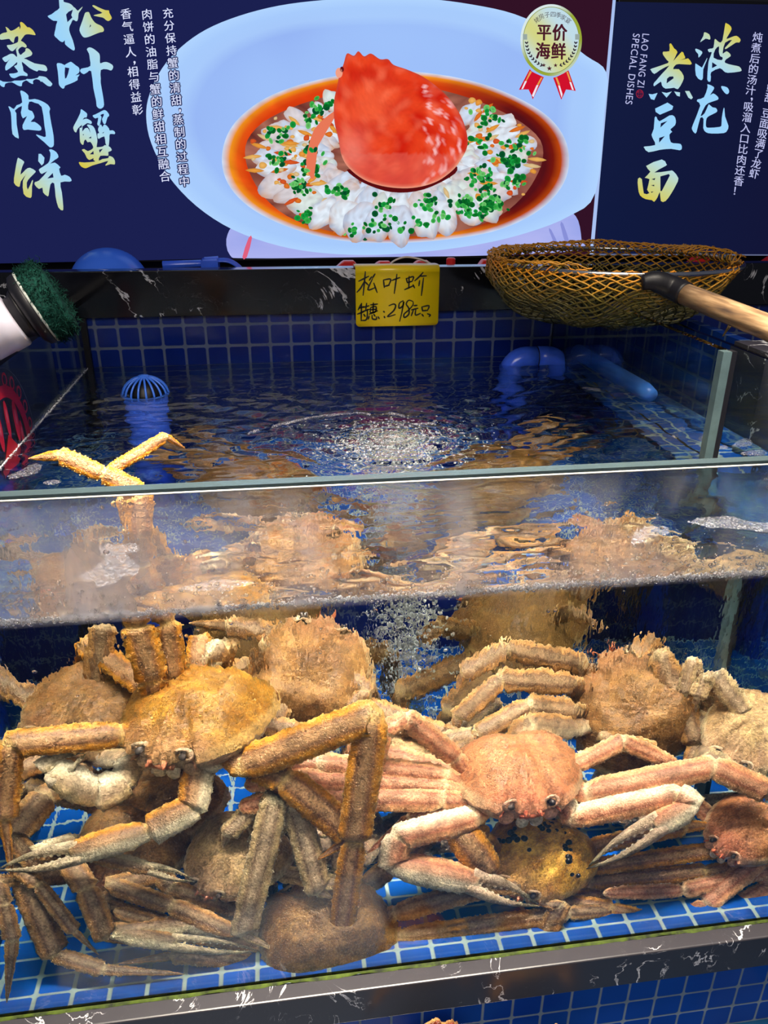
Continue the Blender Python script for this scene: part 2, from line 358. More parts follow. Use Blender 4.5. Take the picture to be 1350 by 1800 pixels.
def limb(mb, pts, wid, pal, profs, thick=0.60, wet=1.0, nseg=18, under=0.0, shade=1.0, tub=False):
    """one jointed limb as one continuous tube; pts are its joints, wid the width of every segment"""
    ctr = []; rad = []; ss = []; tan = []
    for k in range(len(pts)-1):
        a, b = pts[k], pts[k+1]; L = (b-a).length; n = max(10, int(L/0.0032))
        for i in range(n+(1 if k == len(pts)-2 else 0)):
            s = i/n; ctr.append(a.lerp(b, s)); rad.append(max(prof(s, profs[k])*wid[k]/2, 0.0004)); ss.append(s); tan.append((b-a).normalized())
    vs = []; cs = []; N = len(ctr); bprev = None; seed = random.random()*50
    for i in range(N):
        t = (tan[max(0, i-2)]+tan[i]+tan[min(N-1, i+2)]).normalized()
        v = (ctr[i]-CAM).normalized(); b = t.cross(v)
        b = b.normalized() if b.length > .25 else (bprev or t.orthogonal().normalized())
        if bprev and b.dot(bprev) < 0: b = -b
        if bprev: b = (b+bprev).normalized(); b = (b-t*b.dot(t)).normalized()
        bprev = b; n = b.cross(t)
        for k in range(nseg):
            ph = 2*math.pi*k/nseg; c, s_ = math.cos(ph), math.sin(ph); e = abs(c)
            r = rad[i]; th = thick+(1-thick)*0.35*max(0, 1-r/0.006)
            jag = (random.random()**1.6-.25)*0.0034 if (e > .75 and profs[0] is not None) else (random.random()-.5)*0.0004
            jag *= min(1, r/0.008)
            rg = 1.05 if e > .85 else (.93 if .4 < e < .8 else 1.0)
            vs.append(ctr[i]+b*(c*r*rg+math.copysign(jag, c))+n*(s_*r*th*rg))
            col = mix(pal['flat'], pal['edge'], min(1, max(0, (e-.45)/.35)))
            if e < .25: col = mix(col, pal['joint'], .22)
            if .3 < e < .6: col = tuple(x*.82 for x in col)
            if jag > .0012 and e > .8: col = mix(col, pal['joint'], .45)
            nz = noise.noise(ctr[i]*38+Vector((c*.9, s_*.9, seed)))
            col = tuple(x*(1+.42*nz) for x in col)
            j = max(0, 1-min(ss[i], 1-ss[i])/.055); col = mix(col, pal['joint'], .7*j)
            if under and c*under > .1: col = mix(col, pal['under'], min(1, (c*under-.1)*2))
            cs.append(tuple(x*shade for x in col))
    fs = []
    for i in range(N-1):
        for k in range(nseg): fs.append((i*nseg+k, i*nseg+(k+1) % nseg, (i+1)*nseg+(k+1) % nseg, (i+1)*nseg+k))
    fs += [tuple(reversed(range(nseg))), tuple((N-1)*nseg+k for k in range(nseg))]
    mb.add(vs, fs, cs)
    if tub:                                             # rows of little pale tubercles along the edges
        step = max(1, int(.0042/.0032)); 
        for i in range(4, N-4, step):
            if rad[i] < .0065: continue
            for k in (0, nseg//2, random.choice((1, nseg-1, nseg//2-1, nseg//2+1, 2, nseg//2+2))):
                if random.random() < .35: continue
                q = Vector(vs[i*nseg+k]); mb.ball(q, random.uniform(.0006, .0012), 5, 3, mix(cs[i*nseg+k], pal['joint'], random.uniform(.4, .9)))
OUT = [(0, .455), (.03, .475), (.065, .45), (.10, .43), (.135, .385), (.175, .375), (.21, .395), (.25, .405), (.31, .355), (.385, .265), (.445, .15), (.485, .01), (.505, -.13), (.49, -.26), (.445, -.365), (.35, -.445), (.22, -.485), (.09, -.495), (0, -.50)]
def carapace(mb, ctr, R, Wd, pal, flat=1.0, seed=0.0, spots=None, face=True):
    half = [Vector((x, y, 0)) for x, y in OUT]
    full = half+[Vector((-p.x, p.y, 0)) for p in reversed(half[1:-1])]
    ring = cat(full, 5, True); n = len(ring); c0 = Vector((0, -.06, 0)); nr = 20
    vs = []; cs = []; fs = []
    def hgt(x, y):
        g = lambda a, b, w, h: h*math.exp(-((abs(x)-a)**2+(y-b)**2)/w**2)
        return g(.26, -.18, .17, .085)+g(0, .10, .15, .05)+g(0, -.2, .13, .045)+g(.30, .10, .10, .03)-g(.13, -.08, .06, .025)-g(.12, .22, .05, .02)
    for side in (1, -1):
        for j in range(nr+1):
            rho = (j/nr)**.8
            for k in range(n):
                q = c0+(ring[k]-c0)*rho; x, y = q.x, q.y
                if side > 0:
                    z = .27*flat*(1-rho**2.6)**.62*(1-.25*max(0, y))+hgt(x, y)*(1-rho**4)
                    gn = noise.noise(Vector((x*13, y*13, seed)))*.014+noise.noise(Vector((x*34, y*34, seed+5)))*.012
                    z += gn*min(1, (1-rho)*6)
                else: z = -.21*flat*(1-rho**3.2)**.6
                if rho > .9 and side > 0: q = q+(ring[k]-c0).normalized()*random.random()*.018
                vs.append(ctr+R @ (Vector((q.x, q.y, z))*Wd))
                nz = noise.noise(Vector((x*6, y*6, seed+9)))*.6+noise.noise(Vector((x*17, y*17, seed+2)))*.5
                if side > 0:
                    c = mix(pal['top'], pal['top2'], max(0, min(1, .5+nz)))
                    if rho > .93: c = mix(c, pal['joint'], .55)
                    fz = max(0, (y-.22)*3)*(1 if rho > .55 else .3)
                    c = mix(c, pal['face'], min(.8, fz))
                    gv = hgt(x, y)
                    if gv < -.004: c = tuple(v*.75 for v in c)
                else:
                    c = mix(pal['under'], pal['face'], min(1, max(0, .35+nz)) if y > .15 else max(0, .15+nz*.4))
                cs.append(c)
    m = nr+1
    for s in range(2):
        o = s*m*n
        for j in range(nr):
            for k in range(n):
                q = (o+j*n+k, o+j*n+(k+1) % n, o+(j+1)*n+(k+1) % n, o+(j+1)*n+k)
                fs.append(q if s else tuple(reversed(q)))
    mb.add(vs, fs, cs)
    if face:
        T = lambda x, y, z: ctr+R @ (Vector((x, y, z))*Wd)
        for s in (-1, 1):
            mb.tube([T(s*.150+.055*math.cos(a), .395+.01*math.sin(a*2), .045+.048*math.sin(a)) for a in [i*math.pi/6 for i in range(13)]], .013*Wd, 8, mix(pal['face'], pal['under'], .45))
            mb.ball(T(s*.052, .405, -.115), Vector((.052, .035, .06))*Wd, 10, 8, pal['under'], R)
            mb.ball(T(s*.165, .365, -.095), Vector((.062, .04, .055))*Wd, 10, 8, mix(pal['under'], pal['face'], .6), R)
            mb.tube([T(s*.05, .47, .02), T(s*.06, .52, 0.0)], [.02*Wd, .006*Wd], 7, mix(pal['face'], (.6, .1, .04), .5))
            mb.tube([T(s*.20, .38, -.02), T(s*.23, .42, -.05)], [.018*Wd, .005*Wd], 7, pal['face'])
        mb.tube([T(-.09, .44, -.04), T(0, .465, -.03), T(.09, .44, -.04)], .018*Wd, 8, mix(pal['face'], (.55, .12, .05), .45))
def frame(fwd, upv):
    f = Vector(fwd).normalized(); u = Vector(upv); u = (u-f*u.dot(f)).normalized(); r = f.cross(u)
    return Matrix(((r.x, f.x, u.x), (r.y, f.y, u.y), (r.z, f.z, u.z)))
EYE = simple('crab_eye', (0.075, 0.055, 0.048), 0.15)
def J(p):   # joint: (px,py,depth) under water, or ('a',px,py,depth) in the air, or a Vector
    if isinstance(p, Vector): return p
    return A(*p[1:]) if p[0] == 'a' else W(*p)
def crab(label, pal, at, Wd, fwd, upv, legs=(), claws=(), hidden=(), flat=1.0, group='live snow crabs in the tank', eggs=False, name='snow_crab', clawpal=None):
    pal = PAL[pal] if isinstance(pal, str) else pal
    c = J(at); R = frame(fwd, upv); mb = MB(); seed = random.random()*90
    carapace(mb, c, R, Wd, pal, flat, seed)
    def start(p): # where the limb leaves the underside of the body
        d = R.transposed() @ (p-c); s = 1 if d.x > 0 else -1
        y = max(-.30, min(.30, d.y/Wd*.5)); return c+R @ (Vector((s*.30, y, -.10))*Wd)
    for pts, wid in legs:
        q = [J(p) for p in pts]; mpp = [WD(*(p if p[0] != 'a' else p[1:])) if not isinstance(p, Vector) else .0007 for p in pts]
        wd = [x*m for x, m in zip(wid, mpp)]; k = len(q)-1
        dist = (q[0]-start(q[0])).length
        pr = [SEG]*(k)+[DAC] if len(wid) == k else [SEG]*(k+1)
        pr = [SEG]+[SEG]*(k-1)+[DAC if len(wid) >= k and wid[-1] < 26 else END]
        limb(mb, [start(q[0])]+q, [wd[0]*.8]+wd[:k], pal, pr, .58, under=0, tub=c.y < .27)
    for spec in claws:
        pts, wid, side = spec[:3]; cp = clawpal or pal
        q = [J(p) for p in pts]; wd = [x*WD(*p) for x, p in zip(wid, pts)]
        # arm joints ... wrist, finger base, tip
        arm = [start(q[0])]+q[:-1]; k = len(arm)-1
        limb(mb, arm, [wd[0]*.8]+wd[:k-1], cp, [SEG]*(k-1)+[HND], .78, under=side, tub=c.y < .27)
        fb, tip = q[-2], q[-1]; t = (tip-fb).normalized(); v = (fb-CAM).normalized(); b = t.cross(v).normalized()*side
        L = (tip-fb).length; w0 = wd[k-2]
        fing = dict(cp); fing['edge'] = mix(cp['under'], lin('8c8068'), .5); fing['flat'] = mix(cp['under'], lin('9a8c74'), .6); fing['joint'] = cp['under']
        for o, ww in ((.26, .52), (-.22, .58)):
            base = fb-t*w0*.3+b*w0*o
            mids = [base, base+t*L*.38+b*w0*o*.35, base+t*L*.72+b*w0*o*.1, tip+b*w0*o*.10-t*L*(.0 if o > 0 else .04)]
            cur = cat(mids, 4)
            mb2 = [(0, .9), (1, 1)]
            rr = [w0*ww*.5*(1-.93*(i/(len(cur)-1))**1.15) for i in range(len(cur))]
            cc = []
            for i in range(len(cur)):
                for _ in range(9): cc.append(mix(mix(cp['under'], cp['flat'], .35), lin('75684f'), i/(len(cur)-1)))
            mb.tube(cur, rr, 9, cc)
            for i in range(2, 11):  # teeth along the biting edge
                p = cur[min(len(cur)-1, i)]; mb.ball(p-b*rr[min(len(cur)-1, i)]*.9*(1 if o > 0 else -1), rr[min(len(cur)-1, i)]*.35+.0003, 6, 4, cp['under'])
    for s, i in hidden:                                   # folded walking legs tucked under or behind the body
        a = (.22-.17*i); o = Vector((s, a*1.3, 0)).normalized(); r = random.uniform
        p0 = Vector((s*.40, a, -.08)); p1 = p0+o*(.72+r(-.1, .1))+Vector((0, 0, .18+r(-.1, .15))); p2 = p1+o*(.25+r(-.2, .1))+Vector((0, 0, -.50+r(-.1, .1))); p3 = p2+o*(-.05)+Vector((0, 0, -.3))
        loc = lambda z: c+R @ (z*Wd)
        pp = [loc(z) for z in (p0, p1, p2, p3)]
        for z in pp:
            z.y = max(z.y, .035); z.z = max(z.z, ZF+.012)
        limb(mb, [loc(Vector((s*.26, a*.9, -.1)))]+pp, [.15*Wd, .17*Wd, .135*Wd, .08*Wd], pal, [SEG, SEG, SEG, DAC], .58)
    me = mb.mesh(name); me.transform(Matrix.Translation(-c)); o = link(name, me, M['crab']); o.location = c
    tag(o, label, 'crab', group)
    for s in (-1, 1):
        e = MB(); T = lambda x, y, z: c+R @ (Vector((x, y, z))*Wd)
        e.tube([T(s*.13, .36, .04), T(s*.148, .41, .05)], .022*Wd, 8); e.ball(T(s*.153, .425, .050), .027*Wd, 10, 8)
        e.build('eye', EYE, o)
    if eggs:
        e = MB()
        for k in range(46):
            cl = random.choice([(-.22, -.05), (.05, -.15), (.12, -.12), (.28, .12), (-.30, .1), (.20, -.22)])
            x, y = cl[0]+random.gauss(0, .06), cl[1]+random.gauss(0, .055)
            rho = math.hypot(x, y+.06)/.5
            z = .27*flat*(max(0, 1-rho**2.6))**.62+.03
            e.ball(c+R @ (Vector((x, y, z))*Wd), random.uniform(.020, .034)*Wd, 8, 6)
        eo = e.build('leech_egg_clusters', simple('dark_eggs', (.012, .006, .002), .3), o); eo['kind'] = 'stuff'; eo['label'] = 'dark round leech eggs in clusters'
    return o
# ---- nearest rank
crab('golden brown crab with two legs raised straight up out of the water', 'gold', (340, 1268, .20), .188, (-.42, -.88, -.16), (-.06, -.18, .98),
     legs=[([(268, 1196, .20), (240, 1100, .205), ('a', 246, 862, .20), ('a', 182, 833, .205), ('a', 104, 800, .215), ('a', 50, 806, .225)], [56, 50, 32, 28, 20]),
           ([(303, 1192, .22), (294, 1095, .225), ('a', 215, 866, .23), ('a', 188, 830, .25), ('a', 292, 767, .29), ('a', 326, 789, .31)], [46, 42, 24, 20, 12]),
           ([(345, 1190, .24), (352, 1120, .27), (366, 1150, .28)], [42, 30]),
           ([(212, 1290, .165), (18, 1308, .14), (8, 1440, .12), (22, 1545, .10)], [52, 46, 22]),
           ([(425, 1345, .13), (655, 1258, .10), (622, 1478, .075), (592, 1690, .05), (572, 1716, .045)], [66, 60, 44, 20]),
           ([(455, 1350, .14), (500, 1368, .115), (622, 1470, .10), (555, 1512, .09)], [56, 60, 22])],
     claws=[([(350, 1350, .14), (338, 1420, .11), (262, 1460, .095), (125, 1500, .085), (-6, 1528, .08)], [54, 58, 50, 46, 30], 1)], hidden=[(1, 3)])
crab('salmon pink crab facing out with both eyes and open mouth, speckled crab below it', 'pink', (912, 1372, .165), .178, (.03, -.99, -.06), (0, -.06, 1),
     legs=[([(785, 1362, .16), (560, 1340, .15), (440, 1345, .16)], [36, 34]),
           ([(782, 1382, .15), (520, 1368, .135), (430, 1380, .14)], [38, 34]),
           ([(778, 1405, .135), (508, 1400, .125), (420, 1420, .13)], [46, 38]),
           ([(802, 1332, .17), (714, 1262, .16), (676, 1284, .15), (655, 1375, .15), (640, 1480, .15)], [36, 30, 30, 20]),
           ([(1030, 1392, .14), (1255, 1348, .12), (1350, 1392, .10), (1420, 1440, .10)], [46, 42, 24]),
           ([(1010, 1345, .17), (1095, 1302, .18), (1190, 1345, .17)], [32, 28]),
           ([(790, 1425, .13), (720, 1440, .13), (645, 1500, .12)], [34, 24])],
     claws=[([(835, 1436, .115), (700, 1472, .095), (690, 1518, .085), (838, 1550, .075), (950, 1592, .07)], [50, 50, 54, 48, 34], -1),
            ([(1005, 1437, .115), (1190, 1398, .10), (1215, 1415, .085), (1150, 1452, .075), (1030, 1526, .065)], [46, 48, 48, 42, 36], 1)], hidden=[(1, 3)])
crab('brown crab lying lowest at the front glass with its broad back to the viewer', 'brown', (570, 1628, .10), .180, (-.28, .74, .60), (.06, -.64, .76),
     legs=[([(695, 1605, .09), (860, 1558, .08), (985, 1560, .09)], [40, 30]),
           ([(705, 1645, .075), (1000, 1605, .07), (1080, 1600, .08)], [36, 28]),
           ([(700, 1688, .055), (955, 1652, .05), (985, 1592, .06), (930, 1585, .08)], [40, 36, 20]),
           ([(452, 1690, .075), (300, 1680, .06), (205, 1694, .055)], [30, 18]),
           ([(455, 1660, .09), (330, 1640, .085), (200, 1600, .085)], [36, 30])],
     claws=[([(480, 1640, .11), (330, 1625, .085), (200, 1638, .07), (310, 1657, .06), (455, 1672, .055)], [36, 38, 38, 30, 22], 1)], hidden=[(1, 0), (-1, 0)])
crab('yellow brown crab with clusters of dark egg spots on its back', dict(PAL['gold'], top=lin('a86c12'), top2=lin('e8b044')), (945, 1514, .14), .160, (-.55, -.75, -.20), (-.05, -.66, .75),
     legs=[([(1020, 1527, .15), (1330, 1484, .12), (1400, 1475, .12)], [32, 28]),
           ([(1035, 1550, .14), (1240, 1532, .12), (1352, 1528, .11)], [34, 30]),
           ([(1010, 1580, .13), (1150, 1566, .12), (1290, 1555, .12)], [36, 30]),
           ([(950, 1580, .115), (1075, 1596, .08), (1170, 1622, .06), (1190, 1622, .06)], [30, 24, 14]),
           ([(1030, 1490, .15), (1205, 1452, .14), (1260, 1450, .14)], [32, 24]),
           ([(850, 1478, .11), (808, 1462, .105), (866, 1538, .085)], [52, 60])],
     claws=[([(842, 1462, .15), (850, 1525, .11), (800, 1470, .10), (790, 1450, .11), (770, 1440, .12)], [60, 60, 40, 24, 20], 1)][:0], hidden=[], eggs=True, flat=1.1)
crab('pale crab with a spiny front edge below the golden crab, its legs hanging straight down', 'pale', (412, 1512, .15), .135, (-.62, -.68, -.35), (-.1, -.55, .83),
     legs=[([(455, 1470, .13), (484, 1402, .115), (428, 1642, .065), (488, 1672, .06)], [44, 48, 18]),
           ([(470, 1465, .14), (518, 1415, .12), (562, 1568, .08), (584, 1578, .075)], [44, 46, 20]),
           ([(450, 1450, .15), (468, 1396, .14), (398, 1468, .12), (392, 1490, .12)], [32, 34, 18])], hidden=[(-1, 2)])
crab('reddish brown crab at the lower left, legs bent down onto the blue tiles', 'brown', (225, 1500, .21), .150, (-.5, -.75, -.3), (0, -.5, .86),
     legs=[([(120, 1512, .14), (152, 1562, .10), (188, 1648, .07), (245, 1660, .06)], [44, 44, 18]),
           ([(20, 1520, .13), (68, 1555, .11), (132, 1638, .08), (174, 1678, .075)], [30, 28, 14]),
           ([(42, 1540, .13), (98, 1678, .075), (182, 1704, .05), (325, 1712, .04)], [54, 34, 24]),
           ([(290, 1535, .16), (195, 1555, .12), (300, 1592, .095), (418, 1642, .08)], [34, 36, 38]),
           ([(240, 1545, .16), (176, 1594, .11), (290, 1625, .095), (430, 1662, .085)], [36, 40, 38]),
           ([(285, 1540, .15), (300, 1560, .13), (425, 1602, .11)], [34, 36]),
           ([(-5, 1550, .10), (8, 1590, .08), (22, 1652, .06), (12, 1762, .035)], [30, 30, 24])],
     claws=[([(130, 1475, .14), (60, 1500, .11), (150, 1500, .095), (270, 1528, .085), (345, 1550, .08)], [30, 30, 28, 24, 18], 1)], hidden=[])
crab('grey pink crab at the lower right edge with one dark eye toward the glass', 'pink', (1310, 1466, .13), .135, (-.80, -.58, -.10), (.05, -.40, .90),
     legs=[([(1345, 1500, .11), (1240, 1590, .07), (1172, 1626, .055)], [42, 30]),
           ([(1350, 1560, .09), (1260, 1612, .06), (1190, 1630, .05)], [34, 20]),
           ([(1350, 1530, .10), (1200, 1565, .09), (1060, 1570, .09)], [30, 26])], hidden=[(1, 1)])
# ---- second rank
crab('large brown crab high on the right of the pile with its back to the glass', 'brown', (1112, 1240, .34), .200, (-.35, .55, .70), (-.15, -.80, .60),
     legs=[([(1160, 1150, .33), (1228, 1310, .26), (1212, 1345, .24)], [46, 34]),
           ([(1140, 1165, .38), (1148, 1120, .40), (1120, 1150, .36)], [30, 26]),
           ([(1020, 1165, .36), (890, 1140, .34), (812, 1185, .32), (800, 1220, .31)], [38, 34, 18]),
           ([(1010, 1200, .33), (880, 1195, .31), (805, 1262, .29), (800, 1290, .28)], [40, 34, 18]),
           ([(1010, 1250, .30), (930, 1240, .28), (840, 1290, .26), (800, 1330, .25)], [42, 36, 22]),
           ([(1060, 1290, .28), (1150, 1322, .24), (1192, 1348, .23)], [34, 22])],
     claws=[([(1010, 1280, .27), (930, 1272, .24), (900, 1310, .23), (960, 1330, .22), (1010, 1320, .22)], [40, 44, 44, 36, 24], 1)], hidden=[])
crab('tan crab at the right edge with short legs poking up above its back', 'pale', (1325, 1296, .22), .160, (-.70, -.60, -.25), (-.12, -.40, .90),
     legs=[([(1290, 1230, .25), (1256, 1182, .25), (1310, 1255, .22), (1340, 1290, .2)], [30, 34, 18]),
           ([(1275, 1240, .27), (1242, 1188, .28), (1226, 1228, .27), (1222, 1250, .27)], [24, 26, 16]),
           ([(1260, 1250, .28), (1216, 1160, .30), (1200, 1220, .29), (1196, 1240, .29)], [22, 24, 14]),
           ([(1240, 1330, .17), (1300, 1372, .13), (1350, 1380, .12)], [40, 36])],
     claws=[([(1225, 1300, .18), (1200, 1330, .15), (1230, 1380, .13), (1215, 1400, .12), (1160, 1420, .11)], [40, 40, 36, 30, 22], 1)][:0], hidden=[(1, 1)])
crab('tan crab behind the golden crab, showing its creamy underside below the water line', 'brown', (545, 1190, .36), .190, (.30, .50, .80), (-.1, -.70, .55),
     legs=[([(470, 1130, .36), (432, 1070, .38), (452, 1130, .33)], [30, 26]),
           ([(620, 1180, .33), (640, 1215, .30), (600, 1260, .28)], [36, 26]),
           ([(500, 1240, .30), (470, 1275, .26), (560, 1290, .24)], [42, 36]),
           ([(430, 1170, .34), (400, 1190, .30), (440, 1240, .27)], [38, 30]),
           ([(480, 1110, .40), ('a', 470, 800, .52), ('a', 380, 765, .50)][:1]+[(400, 1100, .40), (330, 1095, .36)], [34, 24])],
     claws=[([(420, 1210, .30), (380, 1180, .27), (395, 1130, .26), (372, 1160, .25), (355, 1195, .24)], [40, 40, 40, 34, 26], 1)], hidden=[(1, 2)])
crab('dim brown crab behind the golden crab at the far left, cream claw in front', 'brown', (150, 1262, .34), .170, (-.5, -.70, -.1), (.1, -.45, .9),
     legs=[([(170, 1200, .35), (182, 1100, .36), (185, 1060, .40)], [44, 36]),
           ([(110, 1320, .25), (20, 1360, .2), (-20, 1430, .18)], [44, 36]),
           ([(80, 1400, .18), (20, 1470, .14), (70, 1530, .12)], [56, 40])],
     claws=[([(232, 1335, .20), (215, 1372, .16), (170, 1400, .145), (92, 1352, .14), (150, 1322, .15)], [46, 66, 60, 44, 34], -1)], hidden=[(1, 1)], clawpal=dict(PAL['pale'], edge=lin('d8b888'), flat=lin('c8a484')))
# ---- far rank, mostly seen through the moving surface
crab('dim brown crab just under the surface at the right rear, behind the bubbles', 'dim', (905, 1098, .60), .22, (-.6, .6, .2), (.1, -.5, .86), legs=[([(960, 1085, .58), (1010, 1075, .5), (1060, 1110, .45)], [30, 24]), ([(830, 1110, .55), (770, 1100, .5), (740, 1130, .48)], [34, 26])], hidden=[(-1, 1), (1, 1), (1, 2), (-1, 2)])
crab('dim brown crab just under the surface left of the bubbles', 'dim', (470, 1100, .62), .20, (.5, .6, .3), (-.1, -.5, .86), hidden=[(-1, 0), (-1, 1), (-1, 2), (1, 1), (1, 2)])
# ---- packed into the pile behind the front rank
crab('shaded crab packed behind the long pink legs at the middle', 'pale', (700, 1345, .30), .150, (.3, -.75, -.2), (0, -.4, .92), legs=[([(780, 1300, .25), (830, 1290, .24), (770, 1350, .23)], [28, 20])], hidden=[(-1, 0), (-1, 1), (-1, 2), (1, 0), (1, 1)])
crab('shaded brown crab packed under the golden crab', 'brown', (290, 1420, .28), .155, (-.3, -.8, -.2), (0, -.4, .92), hidden=[(-1, 0), (-1, 1), (1, 1), (1, 2)])
crab('shaded crab packed behind the right pincer of the pink crab', 'grey', (1130, 1400, .29), .150, (-.1, -.85, -.2), (0, -.4, .92), hidden=[(-1, 1), (1, 0), (1, 1), (1, 2)])
crab('shaded crab packed above the back of the lowest crab', 'grey', (590, 1480, .27), .145, (.1, -.85, -.2), (0, -.4, .92), hidden=[(-1, 0), (-1, 2), (1, 1), (1, 2)])
# ================================================================== light box signs above the ledge
YS = 1.28
def SP(px, py, l=0): return A(px, py, YS-0.0003*l)
GLYPH = {}
def glyph(ch, off=0.0):
    k = (ch, off)
    if k not in GLYPH:
        cu = bpy.data.curves.new('g', 'FONT'); cu.body = ch; cu.offset = off; cu.resolution_u = 3
        o = bpy.data.objects.new('g', cu); COL.objects.link(o)
        bpy.context.view_layer.update()
        ev = o.evaluated_get(bpy.context.evaluated_depsgraph_get()); me = ev.to_mesh()
        GLYPH[k] = ([v.co.copy() for v in me.vertices], [tuple(p.vertices) for p in me.polygons])
        ev.to_mesh_clear(); bpy.data.objects.remove(o); bpy.data.curves.remove(cu)
    return GLYPH[k]
def put_char(mb, ch, cx, cy, sx, sy, ang=0.0, col=(1, 1, 1), off=0.0, l=5, plane=SP, shear=0.0, base=(.5, .38)):
    vs, fs = glyph(ch, off); ca, sa = math.cos(ang), math.sin(ang); out = []
    for v in vs:
        x = (v.x-base[0])*sx+(v.y-base[1])*shear*sx; y = -(v.y-base[1])*sy
        out.append(plane(cx+x*ca-y*sa, cy+x*sa+y*ca, l))
    mb.add(out, fs, col)
def column(mb, text, p0, p1, size, col, dark=None, ang=None, off=0.008):
    n = len(text); a = math.atan2(p1[1]-p0[1], p1[0]-p0[0])-math.pi/2 if ang is None else ang
    ys = []; y = 0
    for ch in text: ys.append(y+(.5 if ch not in '，！' else .45)); y += 1 if ch not in '，' else .55
    for ch, q in zip(text, ys):
        t = q/y; cx, cy = p0[0]+(p1[0]-p0[0])*t, p0[1]+(p1[1]-p0[1])*t
        if ch == '，':
            for sc_, cl_, ll in ((1.6, dark, 4), (1, col, 5)):
                if cl_: mb.poly([SP(cx+size*(.22+sc_*dx), cy+size*(-.08+sc_*dy), ll) for dx, dy in ((-.09, -.14), (.02, -.19), (.10, -.12), (.10, 0), (.03, .12), (-.07, .20), (-.02, .06), (-.08, -.02))], (), cl_)
            continue
        if dark:
            for k in range(8): put_char(mb, ch, cx+2.0*math.cos(k*math.pi/4), cy+2.0*math.sin(k*math.pi/4), size, size, a, dark, 0, 4)
        for dx in (-.15, .15): put_char(mb, ch, cx+dx, cy, size, size, a, col, 0, 5)
def blob(mb, outline, colf, l, rings=6, n=4, closed=True, ctr=None):
    o = cat([Vector((x, y, 0)) for x, y in outline], n, True); m = len(o)
    c = Vector(ctr+(0,)) if ctr else sum(o, Vector())/m
    vs = []; cs = []; fs = []
    for j in range(rings+1):
        r = j/rings
        for k in range(m):
            q = c+(o[k]-c)*r; vs.append(SP(q.x, q.y, l)); cs.append(colf(q.x, q.y, r))
    for j in range(rings):
        for k in range(m): fs.append((j*m+k, j*m+(k+1) % m, (j+1)*m+(k+1) % m, (j+1)*m+k))
    mb.add(vs, fs, cs)
def stops(r, st):
    for (a, x), (b, y) in zip(st, st[1:]):
        if r <= b: return mix(x, y, max(0, (r-a)/(b-a)))
    return st[-1][1]
N2 = lambda x, y, s, z=0.0: noise.noise(Vector((x/s, y/s, z)))
sign = empty('menu_sign', (0.1, YS, WZ+0.21), 'large backlit menu sign showing a red crab on a round plate of scallions', 'sign')
bevel(MB().box((-1.3, YS+0.003, WZ+0.19), (0.785, YS+0.06, WZ+1.05)).build('box_frame', M['black'], sign, False), .002)
pic = MB()
NAVY, NAVY2, MAROON = lin('1b2050'), lin('161a42'), lin('321226')
def sky_c(x): return mix(NAVY, MAROON, min(1, max(0, (x-560)/300)))
xs = [-420+30*i for i in range(50) if -420+30*i < 1077]+[1077]
vs = []; cs = []; fs = []
for i, x in enumerate(xs):
    for j in range(9):
        y = -180+ (452+180)*j/8; xx = x if x < 1077 else 1078-38*(y/420.)
        yb = 463-.022*x if x < 500 else 452-.008*(x-500)
        yy = -180+(yb+180)*j/8
        xx = x if x < 1077 else 1077.5-0.0905*yy
        vs.append(SP(xx, yy, 0)); cs.append(sky_c(x))
for i in range(len(xs)-1):
    for j in range(8): fs.append((i*9+j, i*9+j+1, (i+1)*9+j+1, (i+1)*9+j))
pic.add(vs, fs, cs)
PL = [lin('92b0f2'), lin('a4c8fe'), lin('b0d4ff'), lin('9cc0fa')]
# foot of the plate with pink red pattern
blob(pic, [(400, 412), (430, 395), (560, 420), (700, 428), (860, 415), (980, 375), (1012, 380), (1022, 420), (1016, 440), (860, 449), (640, 452), (440, 454), (404, 448)], lambda x, y, r: mix(lin('9aa6ea'), lin('b4b8f2'), min(1, max(0, .5+.9*N2(x, y, 40)))), 1, 8, 4)
for q in ([(437, 418), (443, 418), (434, 452), (426, 452)], [(985, 395), (990, 393), (1002, 430), (996, 434)], [(965, 405), (969, 404), (984, 436), (979, 438)]):
    blob(pic, q, lambda x, y, r: lin('e06080') if x < 500 else lin('8890d8'), 2, 1, 2)
plate = [(257, 205), (263, 165), (285, 120), (318, 83), (362, 52), (420, 28), (490, 10), (570, 0), (660, -4), (750, -2), (830, 8), (905, 25), (975, 58), (1030, 98), (1066, 128), (1062, 200), (1047, 338), (1000, 380), (930, 408), (850, 428), (760, 441), (660, 448), (570, 445), (490, 432), (410, 404), (345, 362), (295, 308), (266, 252)]
blob(pic, plate, lambda x, y, r: stops(r, [(0, PL[1]), (.80, mix(PL[0], PL[1], .4+.4*N2(x, y, 120))), (.9, PL[2]), (.96, PL[3]), (1, PL[2])]), 1.5, 14, 4, ctr=(665, 225))
sauce = [(390, 285), (399, 238), (428, 200), (480, 166), (560, 140), (650, 126), (750, 128), (850, 148), (935, 185), (982, 225), (1000, 272), (991, 322), (950, 368), (880, 403), (795, 420), (700, 427), (600, 423), (515, 402), (447, 370), (405, 330)]
def sauce_c(x, y, r):
    dk = min(1, max(0, (x-760)/140)) if x > 760 else min(1, max(0, (y-385)/40))
    edge = stops(r, [(0, lin('b83008')), (.86, mix(lin('d83c10'), lin('501018'), dk)), (.93, mix(lin('e86018'), lin('801808'), dk)), (.965, mix(lin('f0a020'), lin('c85010'), dk)), (.985, mix(lin('f8d870'), lin('e0a040'), dk*.6)), (1, lin('c8d8f0'))])
    return tuple(v*(1+.2*N2(x, y, 18)) for v in edge)
blob(pic, sauce, sauce_c, 2.2, 22, 5, ctr=(695, 275))
rng = random.Random(4)
